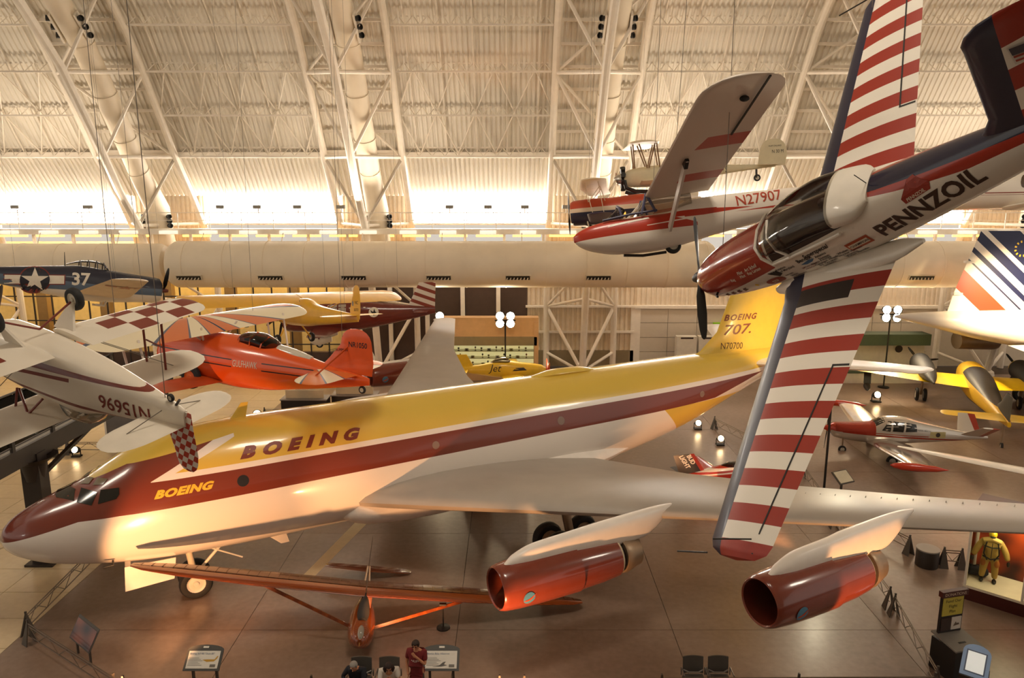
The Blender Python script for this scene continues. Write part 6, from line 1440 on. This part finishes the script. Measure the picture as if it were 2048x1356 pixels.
# two small tilted labels beside the silver plane and the barrier
for k, (x, y, lb) in enumerate(((12.9, 34.2, 'small pale reading board beside the silver V-tail nose'), (13.9, 29.3, 'small pale reading board beside the far barrier'))):
    t = thing('label_stand', lb, 'sign', (x, y, 0), (0, 0, 25)); MB().box((0, .1, .4), (.07, .07, .8)).build('post', M_BD, t, 0); MB().box((0, .1, .02), (.5, .4, .04)).build('foot', M_BD, t, 0)
    MB().prism([(-.42, -.2, .72), (.42, -.2, .72), (.42, .3, 1.1), (-.42, .3, 1.1)], (0, .02, -.03)).build('frame', M_BD, t); MB().prism([(-.36, -.17, .75), (.36, -.17, .75), (.36, .26, 1.08), (-.36, .26, 1.08)], (0, -.012, .015)).build('print_panel', mat('label_cream', 'cfc3a6', .5), t)

# ================================================================== chairs
M_CH = mat('chair_grey', '4c4640', .6); M_CM = mat('chair_metal', '8a8580', .35, .7)
def chair(x, y, label, yaw=0):
    t = thing('visitor_chair', label, 'chair', (x, y, 0), (0, 0, yaw), group='visitor chairs at the barrier')
    MB().prism([(-.25, -.25, .43), (.25, -.25, .43), (.25, .22, .43), (-.25, .22, .43)], (0, 0, .06)).build('seat', M_CH, t, 0)
    rs = []
    for u in np.linspace(-.26, .26, 9): c = .05 * (1 - (u / .26) ** 2); rs.append([(u, .22 + c, .52), (u, .28 + c, .95), (u, .25 + c, .95), (u, .19 + c, .52)])
    MB().rings(rs).build('backrest', M_CH, t)
    MB().path([(-.25, .2, .62), (-.12, .12, .60), (.12, .12, .60), (.25, .2, .62)], .018).build('back_rail', M_CM, t)
    for sx in (-1, 1):
        for yy in (-.22, .24): MB().tube((sx * .24, yy, .43), (sx * .27, yy * 1.1, 0), .018).build('leg', M_CM, t)
        MB().path([(sx * .3, .2, .48), (sx * .3, .2, .68), (sx * .3, -.15, .68)], .018).build('armrest', M_CM, t)
chair(-3.83, 16.68, 'grey visitor chair behind the seated man in navy'); chair(-3.12, 16.68, 'grey visitor chair behind the dark-haired woman'); chair(4.62, 16.72, 'empty grey visitor chair, left of the pair at the bottom edge'); chair(5.26, 16.72, 'empty grey visitor chair, right of the pair at the bottom edge')

# ================================================================== people
def skin_mesh(name, J_, B_, m, parent, root, lv=2):
    """J_: joint -> (pos, radius); B_: bones; grown with a Skin modifier"""
    ks = list(J_); me = bpy.data.meshes.new(name); me.from_pydata([J_[k][0] for k in ks], [(ks.index(a), ks.index(b)) for a, b in B_], []); me.update()
    o = bpy.data.objects.new(name, me); COL.objects.link(o); o.parent = parent; me.materials.append(m)
    md = o.modifiers.new('skin', 'SKIN'); md.use_smooth_shade = True
    sv = me.skin_vertices[0].data if me.skin_vertices else None
    for i, k in enumerate(ks):
        r = J_[k][1]; sv[i].radius = r if hasattr(r, '__len__') else (r, r); sv[i].use_root = (k == root)
    s = o.modifiers.new('sub', 'SUBSURF'); s.levels = lv; s.render_levels = lv
    return o
def hand(J_, B_, w, d, up, pre, s):
    """palm and five bent fingers from wrist joint w along d (unit), palm normal up"""
    d = V3(d); d /= np.linalg.norm(d); up = V3(up); up = up - d * (up @ d); up /= np.linalg.norm(up); sd_ = np.cross(d, up) * s
    p = V3(J_[w][0]); J_[pre + 'palm'] = (tuple(p + d * .055), (.034, .018)); B_.append((w, pre + 'palm'))
    for k, (o, L) in enumerate(((-.028, .068), (-.01, .078), (.009, .074), (.027, .058))):
        a = p + d * .095 + sd_ * o; b = a + d * L * .5 - up * .012; c = b + d * L * .35 - up * .022
        for n, q, r in (('a', a, .0095), ('b', b, .0085), ('c', c, .007)): J_['%s%d%s' % (pre, k, n)] = (tuple(q), r)
        B_ += [(pre + 'palm', '%s%da' % (pre, k)), ('%s%da' % (pre, k), '%s%db' % (pre, k)), ('%s%db' % (pre, k), '%s%dc' % (pre, k))]
    a = p + d * .04 - sd_ * .04; b = a + d * .035 - sd_ * .012 - up * .01; J_[pre + 'ta'] = (tuple(a), .011); J_[pre + 'tb'] = (tuple(b), .009); B_ += [(pre + 'palm', pre + 'ta'), (pre + 'ta', pre + 'tb')]
def person(label, loc, yaw, J0, shirt, trousers, hair, long_hair=False, skin='b87e5c', logo=False):
    t = thing('person', label, 'person', loc, (0, 0, yaw), group=None)
    J_ = {k: v for k, v in J0.items()}; B_ = [('pelvis', 'belly'), ('belly', 'chest'), ('chest', 'neck'), ('neck', 'head0'), ('head0', 'head1'), ('head1', 'head2')]
    for s in 'lr': B_ += [('chest', 'sh' + s), ('sh' + s, 'el' + s), ('el' + s, 'wr' + s), ('pelvis', 'hip' + s), ('hip' + s, 'kn' + s), ('kn' + s, 'an' + s), ('an' + s, 'toe' + s)]
    for s, q in (('l', 1), ('r', -1)): hand(J_, B_, 'wr' + s, V3(J_['wr' + s][0]) - V3(J_['el' + s][0]), J0['palm' + s], 'h' + s, q)
    J_ = {k: v for k, v in J_.items() if not k.startswith('palm')}
    body = skin_mesh('body', J_, B_, mat('skin_' + skin, skin, .55), t, 'pelvis')
    g = lambda k, f: (J_[k][0], tuple(v * f for v in (J_[k][1] if hasattr(J_[k][1], '__len__') else (J_[k][1],) * 2)))
    mid = lambda a, b, u: tuple(V3(J_[a][0]) * (1 - u) + V3(J_[b][0]) * u)
    S = {'pelvis': (J_['pelvis'][0], .165), 'belly': (J_['belly'][0], .165), 'chest': (J_['chest'][0], (.185, .16))}; SB = [('pelvis', 'belly'), ('belly', 'chest'), ('chest', 'collar'), ('hem', 'pelvis')]; S['collar'] = (mid('chest', 'neck', .62), (.10, .085)); pv, bv = V3(J_['pelvis'][0]), V3(J_['belly'][0]); S['hem'] = (tuple(pv + (pv - bv) * .5), .165)
    for s in 'lr':
        S['sh' + s] = g('sh' + s, 1.55); S['sl' + s] = (mid('sh' + s, 'el' + s, .75), .062); SB += [('chest', 'sh' + s), ('sh' + s, 'sl' + s)]
        if shirt[1]: S['sl' + s] = (mid('sh' + s, 'el' + s, 1.0), .058); S['cf' + s] = (mid('el' + s, 'wr' + s, .9), .04); SB.append(('sl' + s, 'cf' + s))
    sh = skin_mesh('shirt', S, SB, mat('cloth_' + shirt[0], shirt[0], .8), t, 'pelvis')
    Tq = {'pelvis': g('pelvis', 1.08), 'waist': (mid('pelvis', 'belly', .45), (.145, .12))}; TB = [('pelvis', 'waist')]
    for s in 'lr':
        Tq['hip' + s] = g('hip' + s, 1.12); Tq['kn' + s] = g('kn' + s, 1.3); Tq['an' + s] = (mid('kn' + s, 'an' + s, .93), .06); TB += [('pelvis', 'hip' + s), ('hip' + s, 'kn' + s), ('kn' + s, 'an' + s)]
        MB().ball(tuple(V3(mid('an' + s, 'toe' + s, .55)) + V3((0, 0, -.01))), (.055, .14, .05)).build('shoe', M_DARK, t)
    skin_mesh('trousers', Tq, TB, mat('cloth_' + trousers, trousers, .85), t, 'pelvis')
    h0, h1, h2 = [V3(J_[k][0]) for k in ('head0', 'head1', 'head2')]; up = h2 - h0; up /= np.linalg.norm(up); f = V3(J0['palmf']); f = f - up * (f @ up); f /= np.linalg.norm(f); rt = np.cross(f, up)
    m = MB()
    rs = []
    for i in range(9):
        a = math.pi * i / 8 * .62; r = .104 * math.sin(a) + .004; c = h1 + up * .012 + up * .112 * math.cos(a) - f * .016
        rs.append([c + (rt * math.cos(q) * .92 + f * math.sin(q)) * r * (1.0 if math.sin(q) < .55 or i < 5 else .72) for q in np.linspace(0, 2 * math.pi, 16, endpoint=False)])
    m.rings(rs, True, (1, 0)); hr = m.build('hair', mat('hair_' + hair, hair, .7), t)
    if long_hair:
        for s in (-1, 1): MB().path([h1 + rt * s * .075 - f * .02 + up * .02, h1 + rt * s * .10 - up * .09 - f * .01, h1 + rt * s * .09 - up * .22 + f * .01], [.045, .05, .03], 10).build('hair_strand', mat('hair_' + hair, hair, .7), hr)
        MB().path([h1 - f * .07, h1 - f * .09 - up * .12, h1 - f * .08 - up * .24], [.07, .08, .05], 10).build('hair_strand', mat('hair_' + hair, hair, .7), hr)
    MB().path([h1 + f * .085 + up * .015, h1 + f * .115 - up * .03, h1 + f * .09 - up * .04], [.009, .016, .01], 8).build('nose', mat('skin_' + skin, skin, .55), t)
    for s in (-1, 1):
        MB().ball(h1 + f * .086 + rt * s * .033 + up * .012, .012, 10).build('eye', mat('eye_dark', '2a1c16', .3), t); MB().beam(h1 + f * .094 + rt * s * .02 + up * .034, h1 + f * .086 + rt * s * .05 + up * .034, .01, .008).build('brow', mat('hair_' + hair, hair, .7), t); MB().ball(h1 + rt * s * .083 - f * .005, (.012, .02, .03), 10).build('ear', mat('skin_' + skin, skin, .55), t)
    MB().beam(h1 + f * .09 - up * .062 - rt * .022, h1 + f * .09 - up * .062 + rt * .022, .012, .012).build('mouth', mat('lip', '8a4a3c', .5), t)
    return t
def upright(h=1.78):
    k = h / 1.78; J_ = {'pelvis': ((0, 0, .96 * k), (.14, .11)), 'belly': ((0, -.01, 1.12 * k), (.135, .1)), 'chest': ((0, 0, 1.36 * k), (.165, .11)), 'neck': ((0, -.01, 1.52 * k), .052), 'head0': ((0, -.03, 1.575 * k), .06), 'head1': ((0, -.05, 1.665 * k), (.08, .092)), 'head2': ((0, -.04, 1.74 * k), .062)}
    for s, q in (('l', 1), ('r', -1)):
        J_.update({'sh' + s: ((q * .2, 0, 1.42 * k), .058), 'el' + s: ((q * .26, .02, 1.14 * k), .042), 'wr' + s: ((q * .25, -.08, .9 * k), .03), 'hip' + s: ((q * .1, 0, .9 * k), .09), 'kn' + s: ((q * .11, -.02, .5 * k), .058), 'an' + s: ((q * .11, .02, .09), .042), 'toe' + s: ((q * .13, -.16, .045), .04), 'palm' + s: (q * -1., 0, 0)})
    J_['palmf'] = (0, -1, -.35); return J_
j = upright(); j.update({'ell': ((.24, -.12, 1.16), .042), 'wrl': ((.05, -.21, 1.40), .03), 'palml': (0, -1, .2), 'elr': ((-.25, -.03, 1.15), .042), 'wrr': ((-.2, -.12, .93), .03), 'head0': ((0, -.04, 1.57), .06), 'head1': ((0, -.085, 1.65), (.08, .092)), 'head2': ((0, -.08, 1.725), .062)})
mn = person('standing visitor in a dark red t-shirt with one hand at the chin', (-2.36, 16.5, 0), -8, j, ('6d1618', False), '4a463f', '2c1d14')
text('NUFF', .085, mn, mat('tee_print', 'd8c8c0', .6), lambda u, v: (u, -.158 + abs(u) * .12, 1.22 + v), bold=.02, align='CENTER')
def seated(lean=.45):
    J_ = upright(1.72); dz = -.46
    for k in ('pelvis', 'belly', 'chest', 'neck', 'head0', 'head1', 'head2', 'shl', 'shr'):
        (x, y, z), r = J_[k]; h = z - .92; J_[k] = ((x, y - h * math.sin(lean), .52 + h * math.cos(lean)), r)
    for s, q in (('l', 1), ('r', -1)):
        J_['hip' + s] = ((q * .1, 0, .50), .09); J_['kn' + s] = ((q * .16, -.46, .50), .06); J_['an' + s] = ((q * .16, -.46, .09), .042); J_['toe' + s] = ((q * .17, -.64, .045), .04); J_['el' + s] = ((q * .24, -.36, .66), .042); J_['wr' + s] = ((q * .08, -.52, .62), .03); J_['palm' + s] = (0, 0, 1)
    J_['palmf'] = (0, -1, -.6); return J_
js = seated(.5); js['elr'] = ((-.34, -.25, .72), .042)
person('seated grey-haired visitor in a navy top leaning forward', (-3.86, 16.72, 0), -6, js, ('1a1c26', True), '2a2a30', '8d8780')
person('seated dark-haired visitor in a white top with the chin resting on a hand', (-3.1, 16.72, 0), 10, dict(seated(.55), wrl=((.03, -.50, .86), .03), palml=(0, 1, 0)), ('d8d0c4', False), '3a3a44', '2a1a14', True, 'c08a68')

# ================================================================== showcase with yellow suit
cs = thing('suit_showcase', 'glass showcase with fire backdrop and dark red plinth, right edge', 'showcase', (14.2, 21.4, 0), (0, 0, -42))
MB().box((2.6, .75, .2), (5.2, 1.5, .4)).build('plinth', mat('plinth_maroon', '4c1a12', .4), cs, 0); MB().box((2.6, .75, .43), (5.2, 1.5, .06)).build('floor_panel', mat('case_floor', 'efe4cc', .5), cs, 0)
def fire(x, y, z):
    k = ((x * 3.1 + z * 2).sin() * .5 + (x * 7.3 - z * 4.1).sin() * .3 + (z * 9 + x * 2).sin() * .2) * .5 + .5 - (1.0 - z)._m('MAXIMUM', 0) * .6
    return mix(k._m('MAXIMUM', 0), '38120c', 'd0501c')
MB().box((2.6, 1.46, 1.6), (5.2, .06, 2.3)).build('backdrop', paint('fire_backdrop', fire, .6, 0), cs, 0)
MB().box((2.6, .75, 2.9), (5.2, 1.5, .3)).build('canopy', mat('plinth_maroon', '4c1a12', .4), cs, 0)
for x in (.04, 1.55, 3.4, 5.16): MB().box((x, .05, 1.6), (.07, .07, 2.3)).build('post', M_STEEL, cs, 0)
MB().box((.04, 1.42, 1.6), (.07, .07, 2.3)).build('post', M_STEEL, cs, 0); MB().box((2.6, .03, 1.6), (5.1, .015, 2.3)).build('glass_front', glass('case_glass', (.9, .92, .85), .03, .06), cs, 0); MB().box((.03, .75, 1.6), (.015, 1.4, 2.3)).build('glass_side', glass('case_glass', (.9, .92, .85), .03, .06), cs, 0)
MB().box((1.0, 1.4, 2.45), (1.0, .04, .35)).build('picture_panel', mat('pale_picture', 'b8a890', .5), cs, 0)
l = bpy.data.lights.new('case_lamp', 'AREA'); l.energy = 45; l.size = 1.2; l.color = (1, .82, .55); lo = bpy.data.objects.new('case_lamp', l); COL.objects.link(lo); lo.parent = cs; lo.location = (1.4, .6, 2.7)
mq = thing('suit_mannequin', 'mannequin in bulky tan jump suit and yellow helmet inside the fire showcase', 'mannequin', (15.1, 21.62, .46), (0, 0, -30), scale=.92)
J_ = {'pelvis': ((0, 0, .95), (.2, .17)), 'belly': ((0, 0, 1.12), (.24, .19)), 'chest': ((0, 0, 1.38), (.23, .17)), 'neck': ((0, 0, 1.56), .1)}; B_ = [('pelvis', 'belly'), ('belly', 'chest'), ('chest', 'neck')]
for s in (-1, 1):
    k = str(s); J_.update({'sh' + k: ((s * .26, 0, 1.46), .11), 'el' + k: ((s * .42, -.04, 1.16), .11), 'wr' + k: ((s * .5, -.1, .9), .08), 'hip' + k: ((s * .13, 0, .85), .14), 'kn' + k: ((s * .17, -.02, .5), .12), 'an' + k: ((s * .19, 0, .12), .09)}); B_ += [('chest', 'sh' + k), ('sh' + k, 'el' + k), ('el' + k, 'wr' + k), ('pelvis', 'hip' + k), ('hip' + k, 'kn' + k), ('kn' + k, 'an' + k)]
skin_mesh('jump_suit', J_, B_, mat('suit_tan', 'b8964a', .8, bump=.4, scale=8), mq, 'pelvis')
MB().ball((0, -.02, 1.74), (.125, .15, .14), 18).build('helmet', mat('helmet_yellow', 'f0d020', .3, coat=.3), mq); MB().ball((0, -.08, 1.68), (.09, .1, .1), 14).build('face_mask', mat('mask_dark', '4a4238', .5), mq); MB().path([(-.24, -.05, 1.5), (0, -.1, 1.6), (.24, -.05, 1.5)], .09, 10).build('high_collar', mat('suit_tan_light', 'd8b868', .8), mq)
for s in (-1, 1):
    MB().path([(s * .16, -.17, 1.5), (s * .2, -.23, 1.3), (s * .22, -.22, 1.1), (s * .1, -.2, .86)], .022, 6).build('harness_strap', M_BLACK, mq); MB().ball((s * .52, -.12, .8), (.05, .06, .1), 10).build('glove', mat('glove_dark', '2a2018', .7), mq); MB().ball((s * .19, -.06, .06), (.07, .16, .07), 10).build('boot', M_BLACK, mq)
    MB().ball((s * .2, -.1, .72), (.09, .07, .14), 10).build('thigh_pocket', mat('pocket_orange', 'b06a2a', .7), mq)
MB().path([(-.22, -.2, 1.36), (0, -.24, 1.33), (.22, -.2, 1.36)], .022, 6).build('chest_strap', M_BLACK, mq); MB().path([(-.24, -.18, .98), (0, -.22, .9), (.24, -.18, .98)], .024, 6).build('waist_strap', M_BLACK, mq); MB().tube((0, -.245, .95), (0, -.24, 1.5), .012, n=6).build('zip', M_DARK, mq)
for nm, lb, x, y, c, d in (('gear_pack', 'dark blue gear pack on the white floor beside the jump suit', 15.02, 22.02, '26303c', (.5, .35, .28)), ('gear_pack', 'blue gear bag at the right end of the suit showcase', 16.5, 20.05, '2f5a80', (.4, .3, .3)), ('saw_tool', 'yellow hand tool on the showcase floor right of the jump suit', 15.95, 20.5, 'c8921c', (.5, .2, .18))):
    t = thing(nm, lb, 'bag' if 'pack' in nm else 'tool', (x, y, .46), (0, 0, -30)); shift(fuselage([(-.3, -.05, .05, .1), (-.22, -.14, .14, .18), (.2, -.14, .14, .18), (.3, -.05, .05, .1)], 16, 3, 3), 0, 0, .15).build('body', mat('gear_' + c, c, .7), t); MB().path([(-.15, 0, .28), (0, 0, .36), (.15, 0, .28)], .018).build('handle', M_BLACK, t)

# ================================================================== donation stand and touch kiosk
dn = thing('donation_stand', 'black donation cabinet with yellow and maroon DONATIONS sign', 'donation box', (11.78, 17.7, 0), (0, 0, 14))
MB().box((0, 0, .45), (.85, .8, .9)).build('cabinet', mat('cabinet_black', '1c1714', .5), dn, 0); MB().prism([(-.45, -.42, .9), (.45, -.42, .9), (.45, .42, 1.0), (-.45, .42, 1.0)], (0, 0, .04)).build('top', mat('cabinet_grey', '7a746c', .3), dn, 0); MB().box((0, -.15, .965), (.22, .05, .03)).build('coin_slot', M_BLACK, dn, 0)
MB().box((0, .3, 1.55), (.72, .06, 1.15)).build('sign_board', mat('sign_black', '241a16', .5), dn, 0); MB().box((0, .28, 2.16), (.82, .14, .16)).build('sign_header', mat('sign_maroon', '4c1c16', .4), dn, 0)
text('DONATIONS', .115, dn, mat('sign_cream', 'd0b8a0', .5), lambda u, v: (u, .205, 2.12 + v), align='CENTER', bold=.01)
MB().box((0, .262, 1.78), (.64, .02, .52)).build('yellow_panel', mat('panel_yellow', 'c8b84c', .5), dn, 0)
for k, s_ in enumerate(('Fund Our', 'Flight', 'Plan')): text(s_, .125, dn, mat('panel_ink', '4a4420', .5), lambda u, v, k=k: (u, .248, 1.90 - .15 * k + v), align='CENTER')
MB().box((-.16, .262, 1.27), (.31, .02, .36)).build('photo_print', mat('print_brown', '3c2820', .5), dn, 0); p = MB().box((.17, .262, 1.27), (.31, .02, .36)).build('photo_print', mat('print_white', 'd8d0c8', .5), dn, 0); patch([(-.1, -.08), (.1, -.05), (.08, 0), (0, .0), (-.02, .05)], lambda u, v: (.17 + u, .248, 1.27 + v), p, mat('print_dark', '6a5a4c', .5), 'print_motif')
ki = thing('touch_kiosk', 'dark kiosk with tilted pale blue rounded screen, bottom right corner', 'kiosk', (11.55, 16.55, 0), (0, 0, -38))
MB().prism([(-.3, -.3, 0), (.3, -.3, 0), (.3, .3, 0), (-.3, .3, 0)], (0, 0, .8)).build('body', mat('kiosk_brown', '2e211b', .5), ki, 0)
kt = lambda u, v, o=0: (u, -.3 + v * .72 - o * .69, .82 + v * .69 + o * .72)
ol = [(-.3, 0), (.3, 0), (.3, .62)] + [(.3 * math.cos(q), .62 + .2 * math.sin(q)) for q in np.linspace(.1, math.pi - .1, 9)] + [(-.3, .62)]
MB().prism([kt(u, v) for u, v in ol], V3(kt(0, 0, .05)) - V3(kt(0, 0))).build('bezel', mat('kiosk_blue', '7d9cc8', .4), ki); MB().prism([kt(u, v, .052) for u, v in ((-.19, .12), (.19, .12), (.19, .62), (-.19, .62))], V3(kt(0, 0, .006)) - V3(kt(0, 0))).build('screen', mat('kiosk_screen', 'd8dcd8', .3, emit=.35, ecol='e0e4e0'), ki); MB().prism([kt(u, v, .050) for u, v in ((-.22, .09), (.22, .09), (.22, .65), (-.22, .65))], V3(kt(0, 0, .004)) - V3(kt(0, 0))).build('screen_rim', mat('kiosk_dark', '3a4a68', .4), ki)
bpy.context.view_layer.update()
